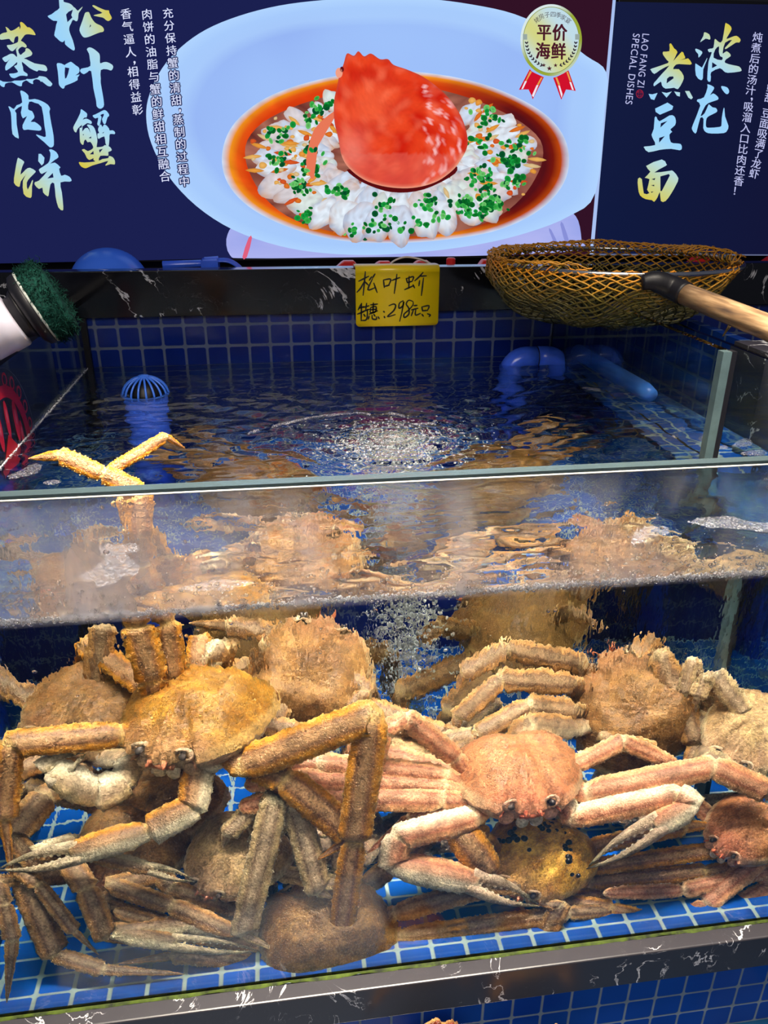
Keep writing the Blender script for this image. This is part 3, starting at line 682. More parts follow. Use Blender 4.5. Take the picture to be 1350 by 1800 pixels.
# minced meat bed, then the ring of crab meat pieces
def ringpt(a, f): return 692+262*f*math.cos(a), 280+138*f*math.sin(a)*(1.0 if math.sin(a) > 0 else .92)
blob(pic, [ringpt(i*math.pi/12, 1.0+.02*math.sin(i*5)) for i in range(24)], lambda x, y, r: tuple(v*(1+.5*N2(x, y, 7)) for v in mix(lin('a86a58'), lin('6a2c28'), max(0, min(1, .4+N2(x, y, 25))))), 3, 10, 3)
items = []
for k in range(34):
    a = 2*math.pi*k/34+rng.uniform(-.05, .05)
    for f, sc in ((.82, .95), (.64, .95), (.5, .8)):
        x, y = ringpt(a, f+rng.uniform(-.04, .04))
        if math.hypot((x-706)/118, (y-215)/118) < .9: continue
        items.append((y, x, a, sc))
items.sort()
for i, (y, x, a, sc) in enumerate(items):
    persp = .62+.5*(y-140)/280; L, wv = rng.uniform(30, 40)*sc, rng.uniform(19, 25)*sc
    dx, dy = math.cos(a), math.sin(a)*.75; d = math.hypot(dx, dy); dx, dy = dx/d, dy/d
    pts = []
    for j in range(12):
        t = 2*math.pi*j/12; e = 1+rng.uniform(-.18, .18)
        u, v = math.cos(t)*L*e*persp*1.05, math.sin(t)*wv*e*persp
        pts.append((x+u*dx-v*dy, y+u*dy+v*dx))
    tone = rng.choice([lin('dfe9f4'), lin('cfdcf0'), lin('d8e4e0'), lin('d8d0d4')])
    blob(pic, pts, lambda px, py, r, tone=tone, y=y: tuple(v*(1+.25*N2(px, py, 8)) for v in mix(tone, mix(lin('9aa0b8'), lin('c89878'), max(0, min(1, .5+2*N2(px, py, 14)))), min(1, max(0, r-.5)*1.9) if py > y else min(1, max(0, r-.72)*1.6+max(0, N2(px, py, 9, 3))*.8))), 3.5+i*.02, 5, 2, ctr=(x, y))
for k in range(230):                                    # orange roe and shell, then scallion rings
    a = rng.uniform(0, 2*math.pi); f = rng.uniform(.55, .98); x, y = ringpt(a, f)
    if math.hypot((x-706)/116, (y-212)/118) < .95: continue
    s = rng.uniform(3, 7)
    if k % 3 == 0:
        al = a+rng.uniform(-.5, .5); pts = [(x+math.cos(al)*17, y+math.sin(al)*11), (x-math.sin(al)*4, y+math.cos(al)*4), (x-math.cos(al)*17, y-math.sin(al)*11), (x+math.sin(al)*4, y-math.cos(al)*4)]
    else: pts = [(x+s*math.cos(t)*(1+rng.uniform(-.3, .3)), y+.8*s*math.sin(t)*(1+rng.uniform(-.3, .3))) for t in [i*math.pi/3 for i in range(6)]]
    c = rng.choice([lin('f0a040'), lin('e87828'), lin('f4b860'), lin('e05a28'), lin('e8c890')])
    blob(pic, pts, lambda px, py, r, c=c: mix(c, tuple(v*.7 for v in c), r), 4.4+k*.002, 2, 2)
cl = [(ringpt(2*math.pi*k/26+rng.uniform(-.1, .1), rng.choice([.55, .62, .72, .78, .86, .92]))) for k in range(34)]
for k in range(620):
    c0 = rng.choice(cl); x, y = c0[0]+rng.gauss(0, 11), c0[1]+rng.gauss(0, 8)
    if math.hypot((x-706)/114, (y-212)/116) < .93: continue
    s = rng.uniform(3.2, 6.6); th = rng.uniform(0, 3.14); q = rng.uniform(.5, 1)
    pts = [(x+s*math.cos(t)*math.cos(th)-s*q*math.sin(t)*math.sin(th), y+s*math.cos(t)*math.sin(th)+s*q*math.sin(t)*math.cos(th)) for t in [i*math.pi/3 for i in range(6)]]
    c = rng.choice([lin('108030'), lin('18a040'), lin('0a5a30'), lin('40b850'), lin('0c6c28'), lin('70d070')])
    blob(pic, pts, lambda px, py, r, c=c: mix(tuple(v*.55 for v in c), c, r), 4.8+k*.001, 2, 2)
# antenna like leg left of the shell
blob(pic, [(588, 195), (592, 200), (560, 235), (545, 285), (552, 312), (546, 312), (538, 285), (552, 228)], lambda x, y, r: lin('e87858'), 5.3, 1, 3)
# the red shell
shell = [(604, 112), (610, 94), (622, 98), (630, 90), (640, 99), (652, 94), (668, 104), (682, 104), (692, 114), (715, 122), (742, 134), (765, 150), (785, 168), (802, 190), (815, 215), (822, 243), (820, 262), (808, 284), (795, 300), (770, 318), (740, 328), (708, 331), (672, 327), (640, 316), (614, 296), (601, 275), (595, 245), (588, 215), (587, 180), (593, 150), (596, 135)]
def shell_c(x, y, r):
    c = mix(lin('ea4420'), lin('cc1a0c'), max(0, min(1, .5+1.2*N2(x, y, 30))))
    c = mix(c, lin('ff7a58'), max(0, min(.5, .8*N2(x, y, 22, 4))))
    if x > 745: c = mix(c, lin('ffc8c8'), max(0, min(.85, 3.2*N2(x*1.6, y*.7, 12, 8)-.55)))
    if y > 270: c = mix(c, lin('e87060'), .35)
    if r > .95: c = mix(c, lin('c04838') if y < 270 else lin('f0b090'), .7*(r-.95)/.05)
    hl = math.exp(-((x-655)/45)**2-((y-185)/45)**2); c = mix(c, lin('ff7048'), .5*hl)
    hl = math.exp(-((x-618)/26)**2-((y-262)/32)**2); c = mix(c, lin('f08878'), .6*hl)
    return tuple(v*(1+.12*N2(x, y, 5)) for v in c)
blob(pic, [(610, 300), (640, 322), (690, 338), (745, 333), (800, 305), (790, 290), (700, 320), (630, 300)], lambda x, y, r: lin('5a0c10'), 5.4, 2, 4)
blob(pic, shell, shell_c, 5.6, 26, 4, ctr=(700, 220))
for q in ((596, 128, 9), (601, 122, 5)): blob(pic, [(q[0]+q[2]*.7*math.cos(t), q[1]+q[2]*math.sin(t)) for t in [i*math.pi/4 for i in range(8)]], lambda x, y, r, q=q: lin('f0a088') if q[2] > 6 else lin('601018'), 5.8, 1, 3)
pic.build('printed_picture', M['print'], sign, False)
# medal badge
bd = MB()
def medal(x, y): return 900+x/9.471, y/9.471
GOLD, GOLD2, PALE = lin('a8a83c'), lin('d8c850'), lin('c0dce8')
for poly_, st in (([(295, 1150), (330, 1190), (400, 1225), (530, 1285), (345, 1655), (322, 1585), (275, 1490), (185, 1490), (115, 1495)], [((300, 1180), (330, 1200), (240, 1350), (225, 1345), 'e8a050'), ((480, 1290), (510, 1290), (440, 1420), (415, 1410), 'e8a050'), ((215, 1350), (248, 1350), (185, 1480), (155, 1485), 'f0e8f4'), ((410, 1415), (440, 1420), (358, 1620), (330, 1590), 'f0e8f4')]),
                 ([(685, 1295), (750, 1275), (850, 1225), (940, 1170), (1062, 1515), (985, 1500), (900, 1490), (855, 1590), (820, 1660)], [((905, 1200), (930, 1190), (985, 1350), (960, 1355), 'e8a050'), ((720, 1290), (750, 1285), (800, 1410), (770, 1420), 'e8a050'), ((955, 1365), (985, 1365), (1030, 1500), (1000, 1495), 'f0e8f4'), ((768, 1425), (795, 1420), (842, 1570), (826, 1630), 'f0e8f4')])):
    bd.poly([SP(*medal(*p), 6) for p in poly_], (), lin('d0122c'))
    for s in st: bd.poly([SP(*medal(*p), 6.6) for p in s[:4]], (), lin(s[4]))
def disc(mb, rx, ry, colf, l, rings=5):
    vs = []; cs = []; fs = []; m = 64; cx, cy = 652, 668
    for j in range(rings+1):
        for k in range(m):
            a = 2*math.pi*k/m; x, y = cx+rx*j/rings*math.cos(a), cy+ry*j/rings*math.sin(a)
            vs.append(SP(*medal(x, y), l)); cs.append(colf(x, y))
    for j in range(rings):
        for k in range(m): fs.append((j*m+k, j*m+(k+1) % m, (j+1)*m+(k+1) % m, (j+1)*m+k))
    mb.add(vs, fs, cs)
disc(bd, 512, 598, lambda x, y: mix(lin('98a838'), lin('d8e8e8'), max(0, min(1, .5+.8*math.sin((x+y)/330)))), 7)
disc(bd, 470, 556, lambda x, y: lin('8c9838'), 7.4)
disc(bd, 460, 546, lambda x, y: mix(PALE, lin('d4d47c'), max(0, min(1, .35+.6*math.sin(x/240-y/260+2)))), 7.8)
INK = lin('4a1828')
for ch, x, y, an in (('姥', 415, 330, -.62), ('房', 490, 275, -.42), ('子', 585, 245, -.22), ('四', 685, 238, .06), ('季', 775, 250, .22), ('家', 855, 290, .42), ('宴', 935, 345, .62)):
    put_char(bd, ch, *medal(x, y), 10.5, 10.5, an, lin('4a4048'), 0, 8.4)
for ch, x, y in (('平', 535, 535), ('价', 795, 540), ('海', 515, 845), ('鲜', 775, 850)):
    for dx in (-.8, 0, .8):
        for dy in (-.5, .5): put_char(bd, ch, medal(x, y)[0]+dx, medal(x, y)[1]+dy, 26.5, 31, .02, INK, 0, 8.4)
for sgn in (-1, 1):
    for k in range(9):
        a = math.radians(4+k*8.0); x, y = 652+sgn*410*math.cos(a), 690+430*math.sin(a)*1.0
        tx, ty = sgn*math.sin(a), -math.cos(a); nx, ny = ty, -tx
        for s in (-1, 1):
            q = [(x-tx*16, y-ty*16), (x+s*nx*28+tx*8, y+s*ny*28+ty*8), (x+s*nx*26+tx*34, y+s*ny*26+ty*34), (x+tx*14, y+ty*14)]
            bd.poly([SP(*medal(*p), 8.4) for p in q], (), lin('302838'))
    bd.poly([SP(*medal(652+sgn*435+dx, 590+dy), 8.2) for dx, dy in ((-36, -22), (36, -22), (36, 70), (-36, 70))], (), lin('98a8a4'))
def star(cx, cy, r, l, mp, mb, col):
    mb.poly([SP(*mp(cx+(r if i % 2 == 0 else r*.4)*math.sin(i*math.pi/5), cy-(r if i % 2 == 0 else r*.4)*math.cos(i*math.pi/5)), l) for i in range(10)], (), col)
star(530, 1085, 38, 8.4, medal, bd, INK); star(622, 1140, 48, 8.4, medal, bd, INK); star(725, 1088, 38, 8.4, medal, bd, INK)
bd.build('medal_badge', M['print'], sign, False)
# brush lettering: outlines traced per character
def brush(mb, reg, sc, shapes, A0, B0, l=5):
    """reg: origin px, sc: zoom, A0 px point that is pale blue, B0 px point that is yellow"""
    a = Vector(A0); b = Vector(B0); d = b-a
    def colf(p):
        t = max(0, min(1, (Vector(p)-a).dot(d)/d.length_squared)); return stops(t, [(0, lin('9ad4fc')), (.35, lin('b4dce8')), (.65, lin('c4d49c')), (1, lin('d8c848'))])
    for sh in shapes:
        loops = sh if isinstance(sh[0][0], tuple) else [sh]
        lp = [[(reg[0]+x/sc, reg[1]+y/sc) for x, y in q] for q in loops]
        lp = [[(p.x, p.y) for p in cat([Vector((x, y, 0)) for x, y in q], 2, True)] if len(q) > 6 else q for q in lp]
        dark = [[SP(x, y, l-.6) for x, y in lp[0]]]
        flat = [p for q in lp for p in q]
        mb.poly([SP(x, y, l) for x, y in lp[0]], [[SP(x, y, l) for x, y in q] for q in lp[1:]], [colf(p) for p in flat])
tl = MB()
brush(tl, (80, 0), 10.385, [
 [[(245,0),(325,0),(330,30),(370,45),(430,60),(480,90),(510,125),(545,150),(585,195),(625,165),(680,120),(640,190),(605,240),(595,330),(580,380),(550,385),(500,360),(465,430),(440,480),(432,550),(460,640),(500,740),(535,880),(525,915),(505,920),(440,880),(380,830),(355,800),(350,735),(320,768),(270,755),(210,700),(160,645),(180,540),(195,450),(215,385),(150,380),(90,345),(38,295),(110,260),(180,205),(255,145)],[(375,265),(420,215),(500,175),(470,275),(490,320),(400,405)]],
 [(855,110),(885,95),(970,135),(1090,185),(1155,190),(1165,235),(1205,310),(1200,350),(1145,385),(1090,355),(1045,320),(875,285),(950,260),(1040,235),(950,185)],
 [[(720,240),(755,222),(795,225),(835,320),(900,410),(960,445),(1030,480),(1068,540),(1050,580),(1000,590),(930,615),(870,640),(780,675),(710,685),(665,650),(620,555),(640,470),(680,360)],[(820,440),(832,475),(800,505)]]], (110, 60), (195, 20))
brush(tl, (90, 75), 10.385, [
 [[(100,395),(130,372),(190,382),(245,410),(262,395),(345,352),(380,360),(450,415),(505,455),(515,510),(500,555),(440,600),(520,580),(480,640),(480,685),(360,745),(255,785),(240,825),(205,838),(145,775),(135,690),(120,520)],[(252,450),(330,465),(310,560),(280,640),(252,658),(245,560)]],
 [(650,120),(700,85),(770,110),(830,155),(880,205),(890,280),(892,375),(950,358),(1020,355),(1110,400),(1132,450),(1100,505),(1060,500),(1010,485),(905,500),(905,660),(905,740),(940,940),(965,1130),(935,1190),(885,1205),(830,1160),(820,1060),(770,830),(730,520),(660,540),(620,565),(580,572),(525,520),(550,475),(620,460),(715,425),(705,300),(690,200)]], (170, 150), (260, 60))
brush(tl, (110, 185), 12.27, [
 [(390,100),(410,88),(450,115),(520,170),(530,210),(515,265),(475,265),(435,310),(500,288),(560,305),(620,345),(630,385),(600,405),(530,385),(410,470),(425,420),(350,480),(310,540),(295,585),(260,570),(230,500),(245,440),(310,320),(380,170)],
 [[(525,430),(560,415),(640,440),(690,500),(725,600),(745,700),(750,790),(735,890),(760,905),(870,890),(910,860),(990,880),(1040,920),(1060,970),(1020,995),(985,1010),(990,1070),(965,1090),(815,1090),(780,1195),(860,1160),(985,1140),(1000,1095),(1080,1120),(1125,1190),(1130,1260),(1110,1278),(1030,1270),(940,1300),(925,1285),(985,1200),(830,1245),(640,1300),(540,1345),(480,1358),(400,1320),(355,1250),(365,1225),(470,1235),(700,1215),(665,1180),(665,1140),(580,1180),(520,1130),(480,1040),(415,965),(470,945),(545,990),(650,935),(655,880),(600,790),(540,800),(500,740),(465,770),(450,845),(425,850),(380,790),(370,640),(368,490),(395,490),(430,465),(425,565),(480,500),(540,490),(575,540),(600,600),(575,500)],[(585,1060),(665,985),(672,1060)],[(785,960),(870,938),(800,1025)],[(560,708),(615,672),(620,715)],[(435,628),(462,622),(445,655)]],
 [(650,220),(700,200),(790,155),(890,105),(950,125),(1000,195),(1000,235),(970,260),(945,340),(925,400),(885,400),(850,300),(880,240),(890,185),(815,210),(840,250),(825,330),(800,440),(770,440),(748,400),(770,270),(710,285),(665,255)],
 [[(800,440),(830,415),(860,470),(890,420),(940,430),(1000,500),(1015,545),(1080,540),(1130,580),(1120,625),(1020,620),(1010,720),(995,870),(960,880),(925,820),(900,670),(780,725),(755,680),(755,610),(790,600),(765,540),(775,480)],[(850,605),(895,570),(885,600)]]], (185, 215), (145, 290))
brush(tl, (0, 35), 13.5, [
 [(0,355),(90,305),(170,285),(130,165),(200,205),(260,260),(370,215),(455,155),(465,225),(490,160),(472,70),(510,50),(570,90),(650,175),(690,175),(780,240),(845,350),(800,358),(690,340),(600,350),(550,410),(495,490),(545,520),(610,580),(635,630),(600,660),(520,635),(430,715),(480,830),(540,790),(600,740),(605,690),(640,670),(700,700),(765,780),(750,835),(700,865),(570,915),(630,935),(820,1030),(1030,1065),(1090,1100),(1122,1170),(1090,1220),(915,1190),(880,1225),(700,1140),(520,990),(545,1120),(560,1215),(640,1270),(655,1310),(640,1335),(580,1325),(480,1325),(400,1360),(340,1382),(270,1365),(230,1310),(225,1275),(320,1270),(425,1240),(400,1180),(335,1100),(400,1065),(405,1000),(320,1080),(155,1200),(125,1160),(130,1090),(180,1000),(240,920),(180,980),(130,1000),(90,970),(55,905),(160,850),(250,805),(330,815),(395,880),(405,830),(380,720),(390,680),(425,630),(330,720),(290,742),(240,720),(185,660),(165,600),(260,590),(400,540),(430,500),(430,390),(360,410),(335,490),(320,545),(250,490),(220,450),(120,460),(40,470),(0,455)],
 [(0,1430),(70,1465),(260,1470),(340,1440),(480,1440),(610,1420),(640,1400),(740,1405),(890,1375),(920,1340),(960,1335),(1080,1355),(1150,1420),(1240,1510),(1220,1560),(1190,1578),(1120,1560),(1000,1465),(970,1470),(940,1430),(860,1405),(800,1430),(780,1470),(790,1515),(750,1515),(690,1480),(620,1435),(530,1490),(520,1560),(480,1575),(400,1545),(280,1480),(130,1510),(110,1580),(70,1592),(0,1540)]], (15, 130), (55, 45))
brush(tl, (0, 155), 8.185, [
 [(120,265),(150,270),(200,300),(240,245),(320,205),(290,50),(320,38),(370,65),(410,110),(415,165),(500,155),(600,185),(690,240),(722,300),(710,340),(740,520),(770,680),(775,810),(755,845),(715,850),(640,780),(550,705),(520,665),(600,690),(660,695),(640,540),(600,270),(500,210),(420,195),(405,305),(460,330),(490,390),(490,430),(440,485),(500,485),(580,545),(595,590),(560,612),(400,595),(340,600),(325,530),(390,400),(330,435),(300,350),(315,255),(215,320),(235,360),(240,520),(270,700),(255,720),(180,660),(165,480),(155,350)],
 [(705,890),(740,880),(810,920),(842,990),(790,1030),(720,1090),(790,1070),(870,1140),(850,1160),(880,1260),(930,1245),(1000,1275),(1030,1325),(1000,1345),(870,1355),(890,1500),(910,1700),(900,1760),(840,1715),(800,1560),(780,1370),(725,1385),(700,1540),(675,1550),(620,1500),(610,1430),(560,1450),(500,1390),(505,1350),(560,1330),(680,1195),(600,1235),(565,1190),(570,1160),(690,1080),(720,1010),(725,930)][:0] or [[(705,890),(740,880),(810,920),(842,990),(790,1030),(720,1090),(790,1070),(870,1140),(850,1160),(880,1260),(930,1245),(1000,1275),(1030,1325),(1000,1345),(870,1355),(890,1500),(910,1700),(900,1760),(840,1715),(800,1560),(780,1370),(725,1385),(700,1540),(675,1550),(620,1500),(610,1430),(560,1450),(500,1390),(505,1350),(560,1330),(680,1195),(600,1235),(565,1190),(570,1160),(690,1080),(720,1010),(725,930)],[(680,1300),(760,1220),(770,1285)]],
 [(555,945),(590,945),(640,1000),(630,1080),(600,1112),(550,1050)],
 [(250,1020),(275,1008),(340,1050),(345,1075),(320,1130),(295,1245),(370,1170),(430,1145),(510,1190),(500,1220),(430,1290),(385,1360),(400,1460),(460,1330),(475,1335),(460,1420),(455,1560),(415,1575),(340,1520),(330,1330),(385,1230),(300,1340),(285,1410),(255,1415),(200,1360),(215,1210)]], (95, 280), (35, 350))
tl.build('title_lettering', M['print'], sign, False)
cp = MB(); CW = lin('dce2ff'); DK = lin('141a50')
column(cp, '充分保持蟹的清甜，蒸制的过程中', (294, 12), (325, 330), 19.5, CW, DK)
column(cp, '肉饼的油脂与蟹的鲜甜相互融合', (257, 14), (291, 321), 20.0, CW, DK)
column(cp, '香气逼人，相得益彰', (220, 13), (243, 204), 20.0, CW, None)
cp.build('caption_lettering', M['print'], sign, False)
# ---- right hand sign
sg2 = empty('menu_sign', (1.2, YS, WZ+0.21), 'dark backlit menu sign at the right edge with gold brush characters only', 'sign')
bevel(MB().box((0.795, YS+0.003, WZ+0.19), (1.95, YS+0.06, WZ+0.742)).build('box_frame', M['black'], sg2, False), .002)
fr = MB(); q = lambda a, b, c, d, l, col: fr.poly([SP(*a, l), SP(*b, l), SP(*c, l), SP(*d, l)], (), col)
q((1077, 0), (1082.5, 0), (1043, 447), (1036.5, 447), .5, lin('a8c0f0'))
fr.build('light_edge', M['print'], sg2, False)
p2 = MB(); p2.poly([SP(1083, 3, 0), SP(1560, 12, 0), SP(1560, 448, 0), SP(1043, 446, 0)], (), [lin('151c40'), lin('141432'), lin('141230'), lin('101a40')])
p2.poly([SP(1043, 446, .4), SP(1560, 448, .4), SP(1560, 450, .4), SP(1043, 448.5, .4)], (), lin('606888'))
p2.build('printed_panel', M['print'], sg2, False)
t2 = MB()
brush(t2, (1200, 30), 8.573, [
 [(320,240),(340,230),(400,260),(418,320),(400,340),(345,325),(262,380),(310,290)],
 [(190,485),(210,478),(280,510),(295,545),(240,612),(235,560),(200,520)],
 [(190,715),(210,708),(280,755),(300,745),(368,615),(360,660),(310,790),(305,920),(270,950),(200,880)],
 [[(640,110),(660,95),(710,125),(738,180),(690,270),(660,330),(740,300),(810,283),(860,320),(872,350),(850,385),(800,385),(660,478),(640,460),(745,345),(640,385),(605,520),(610,550),(660,515),(710,550),(722,590),(650,640),(640,690),(760,725),(850,745),(885,790),(865,820),(680,840),(620,815),(560,770),(430,830),(425,900),(420,960),(405,975),(370,940),(385,720),(400,640),(440,530),(400,530),(378,490),(420,475),(465,460),(480,345),(500,335),(550,380),(600,350)],[(445,680),(520,730),(442,770)],[(490,490),(548,440),(545,520),(565,590),(600,605),(588,650),(465,612)]],
 [(370,1020),(390,1015),(465,1050),(468,1090),(410,1180),(460,1150),(520,1190),(540,1225),(520,1250),(430,1280),(345,1330),(270,1490),(330,1450),(385,1330),(400,1318),(450,1360),(500,1370),(522,1410),(500,1440),(400,1490),(360,1530),(350,1600),(355,1655),(400,1668),(560,1655),(585,1620),(590,1520),(615,1380),(630,1380),(640,1500),(690,1640),(670,1710),(620,1748),(440,1755),(350,1735),(310,1670),(315,1535),(265,1520),(210,1730),(180,1748),(140,1690),(155,1620),(265,1335),(220,1275),(225,1240),(320,1210),(375,1060)],
 [(580,1050),(600,1040),(670,1060),(700,1110),(690,1150),(655,1160),(600,1100)]], (1245, 130), (1300, 60))
brush(t2, (1110, 70), 6.0, [
 [[(400,50),(418,40),(450,90),(485,130),(440,225),(530,125),(555,160),(565,195),(500,215),(580,200),(600,198),(632,240),(620,262),(500,255),(460,270),(440,310),(500,310),(550,380),(540,440),(490,520),(450,505),(360,515),(320,480),(310,440),(240,490),(235,460),(260,430),(320,360),(400,270),(300,320),(240,360),(205,320),(215,303),(385,245),(375,215),(335,160),(335,125),(400,120)],[(375,410),(400,388),(440,385),(445,405),(370,460)]],
 [(180,570),(220,575),(275,560),(240,635),(205,625)], [(318,550),(370,560),(425,545),(370,610)], [(450,545),(512,555),(510,598),(480,590)], [(565,540),(610,540),(648,610),(630,628),(600,610)]], (1150, 170), (1200, 95))
brush(t2, (1110, 70), 6.0, [
 [(250,725),(380,662),(440,700),(430,735),(300,790),(255,760)],
 [[(245,820),(265,815),(295,860),(400,798),(450,805),(468,850),(460,900),(410,945),(430,970),(400,1000),(415,1080),(470,1092),(520,1100),(532,1140),(510,1165),(420,1150),(300,1160),(180,1185),(135,1140),(140,1125),(250,1110),(230,1050),(212,1000),(235,940)],[(310,880),(380,855),(305,925)],[(292,1035),(352,1015),(292,1085)]],
 [[(155,1330),(320,1262),(368,1310),(360,1330),(240,1400),(400,1382),(440,1385),(495,1460),(470,1530),(420,1620),(360,1700),(310,1700),(300,1605),(275,1660),(240,1708),(215,1690),(150,1680),(90,1640),(70,1560),(68,1465),(110,1470),(130,1620),(190,1615),(165,1580),(190,1470),(140,1455),(200,1390)],[(305,1440),(395,1415),(405,1430),(320,1595),(305,1595)],[(210,1470),(252,1458),(243,1480)],[(205,1535),(240,1528),(240,1545)],[(203,1602),(235,1600),(212,1614)]]], (1180, 250), (1125, 345))
t2.build('title_lettering', M['print'], sg2, False)
c2 = MB()
column(c2, '炖煮后的汤汁，吸溜入口比肉还香！', (1333, 56), (1295, 346), 18.5, lin('c0c4f0'), None)
column(c2, '海鲜甜，豆面吸满了龙虾', (1362, 128), (1324, 314), 18.5, lin('c0c4f0'), None)
c2.build('caption_lettering', M['print'], sg2, False)
c2 = MB()
def rot_text(mb, s, p0, p1, size, col):
    ad = []
    for ch in s: ad.append(.33 if ch == ' ' else max(v.x for v in glyph(ch)[0])+.09)
    tot = sum(ad); a = math.atan2(p1[1]-p0[1], p1[0]-p0[0]); L = math.hypot(p1[0]-p0[0], p1[1]-p0[1]); k = L/tot; x = 0
    for ch, w_ in zip(s, ad):
        if ch != ' ':
            vs, fs = glyph(ch, 0.0); out = []
            for v in vs:
                u, h = (x+v.x)*k, v.y*size
                out.append(SP(p0[0]+u*math.cos(a)+h*math.sin(-a)*-1*1.0, p0[1]+u*math.sin(a)-h*math.cos(a), 5))
            mb.add(out, fs, col)
        x += w_
rot_text(c2, 'LAO FANG ZI', (1129.5, 58), (1120, 154), 17.5, lin('c0c4f0'))
rot_text(c2, 'SPECIAL DISHES', (1113, 58), (1099, 184), 17.5, lin('c0c4f0'))
c2.build('english_lettering', M['print'], sg2, False)
st = MB()
for k in range(24):
    a, b = 2*math.pi*k/24, 2*math.pi*(k+1)/24
    st.poly([SP(1124.5+r*math.cos(t), 165+r*1.15*math.sin(t), 5) for r, t in ((6.6, a), (6.6, b), (5.7, b), (5.7, a))], (), lin('a82038'))
for ch, x, y in (('老', 1122, 162), ('房', 1127.5, 162), ('子', 1121.5, 168.5), ('印', 1127, 168.5)): put_char(st, ch, x, y, 5.6, 5.6, .1, lin('a82038'), 0, 5)
st.build('red_seal', M['print'], sg2, False)
MB().box((-1.3, YS+0.06, 0), (1.95, YS+0.10, 2.6)).build('wall_back', simple('dark_wall', (0.012, 0.012, 0.02), .5), None, False)['kind'] = 'structure'
# ================================================================== things in and around the tank
rnd = random.Random(11)
V = Vector
MB().box((-3, -3, -0.02), (3.5, YS+0.06, 0.0)).build('floor', simple('store_floor', (.05, .05, .055), .4), None, False)['kind'] = 'structure'
part('back_trough', MB().box((-1.1, YB+0.03, WZ+0.10), (1.9, YS, WZ+0.14)), M['black'])
part('channel_shelf', MB().box((XP+0.012, 0.40, WZ-0.12), (XR, YB, WZ-0.09)), M['tile_floor'])
# frosted ground edge along the top of the front glass
def frost(name, col, al):
    m, t, out = nt(name); n = nd(t, 'TexNoise', {'Vector': coords(t), 'Scale': 60.0, 'Detail': 3.0})
    b = nd(t, 'BsdfPrincipled', {'Base Color': c4(col), 'Roughness': .18, 'Transmission Weight': al, 'IOR': 1.45, 'Specular IOR Level': .8})
    t.links.new(nd(t, 'Bump', {'Height': n.outputs[0], 'Strength': .5, 'Distance': .001}).outputs[0], b.inputs['Normal'])
    t.links.new(b.outputs[0], out.inputs[0]); return m
(part('glass_rim', MB().box((-1.0, -0.0006, ZR-0.0035), (1.5, GT+0.0004, ZR+0.0008)), frost('ground_glass_edge', (.06, .09, .10), .6)))
part('rim_chamfer', MB().tube([(-1.0, -.0006, ZR-.0035), (1.5, -.0006, ZR-.0035)], .0010, 8), simple('bright_chamfer', (.34, .33, .31), .3, .4, 120))
# ---------------- price tag bent over the ledge
pt = empty('price_tag', (0.27, YB-0.02, WZ+0.2), 'yellow bent plastic price tag hung over the black ledge, handwritten 298', 'price tag')
YT = YB-0.0185
def tag_sheet():
    path = [(YB+.034, .2015), (YB+.012, .2025), (YB-.008, .2028), (YB-.0145, .2010), (YT+.001, .1965), (YT, .190)]
    x0, x1 = A(625, 500, YT).x, A(772, 500, YT).x; zb = A(690, 573, YT).z-WZ; r = .008
    rows = [(y, z, x0, x1) for y, z in path]
    for k in range(7): z = .190+(zb+r-.190)*k/6; rows.append((YT, z, x0, x1))
    for k in range(1, 7):
        a = k/6*math.pi/2; rows.append((YT, zb+r-r*math.sin(a), x0+r*(1-math.cos(a)), x1-r*(1-math.cos(a))))
    vs = []; fs = []
    for y, z, a, b in rows: vs += [(a, y, WZ+z), ((a+b)/2, y, WZ+z), (b, y, WZ+z)]
    for i in range(len(rows)-1):
        for k in range(2): fs.append((i*3+k, i*3+k+1, (i+1)*3+k+1, (i+1)*3+k))
    return MB().add(vs, fs)
so = tag_sheet().build('plastic_sheet', simple('yellow_plastic', (.86, .62, .004), .3, coat=.2), pt)
sol = so.modifiers.new('thickness', 'SOLIDIFY'); sol.thickness = .0016; sol.offset = 0
def ribbon(mb, pts, wd, mp, col=None):
    P2 = [V((x, y, 0)) for x, y in pts]; P2 = cat(P2, 4) if len(P2) > 2 else [P2[0].lerp(P2[1], i/4) for i in range(5)]
    n = len(P2); L = []; R_ = []
    for i, p in enumerate(P2):
        t = (P2[min(i+1, n-1)]-P2[max(i-1, 0)]).normalized(); nn = V((-t.y, t.x, 0)); ww = wd*(.75+.5*math.sin(math.pi*i/(n-1)))/2
        if i == 0: p = p-t*wd*.25
        if i == n-1: p = p+t*wd*.25
        L.append(mp(p.x+nn.x*ww, p.y+nn.y*ww)); R_.append(mp(p.x-nn.x*ww, p.y-nn.y*ww))
    mb.add(L+R_, [(i, i+1, n+i+1, n+i) for i in range(n-1)], col)
hw = MB(); TM = lambda x, y: A(600+x/6.75, 450+y/6.75, YT-.0012)
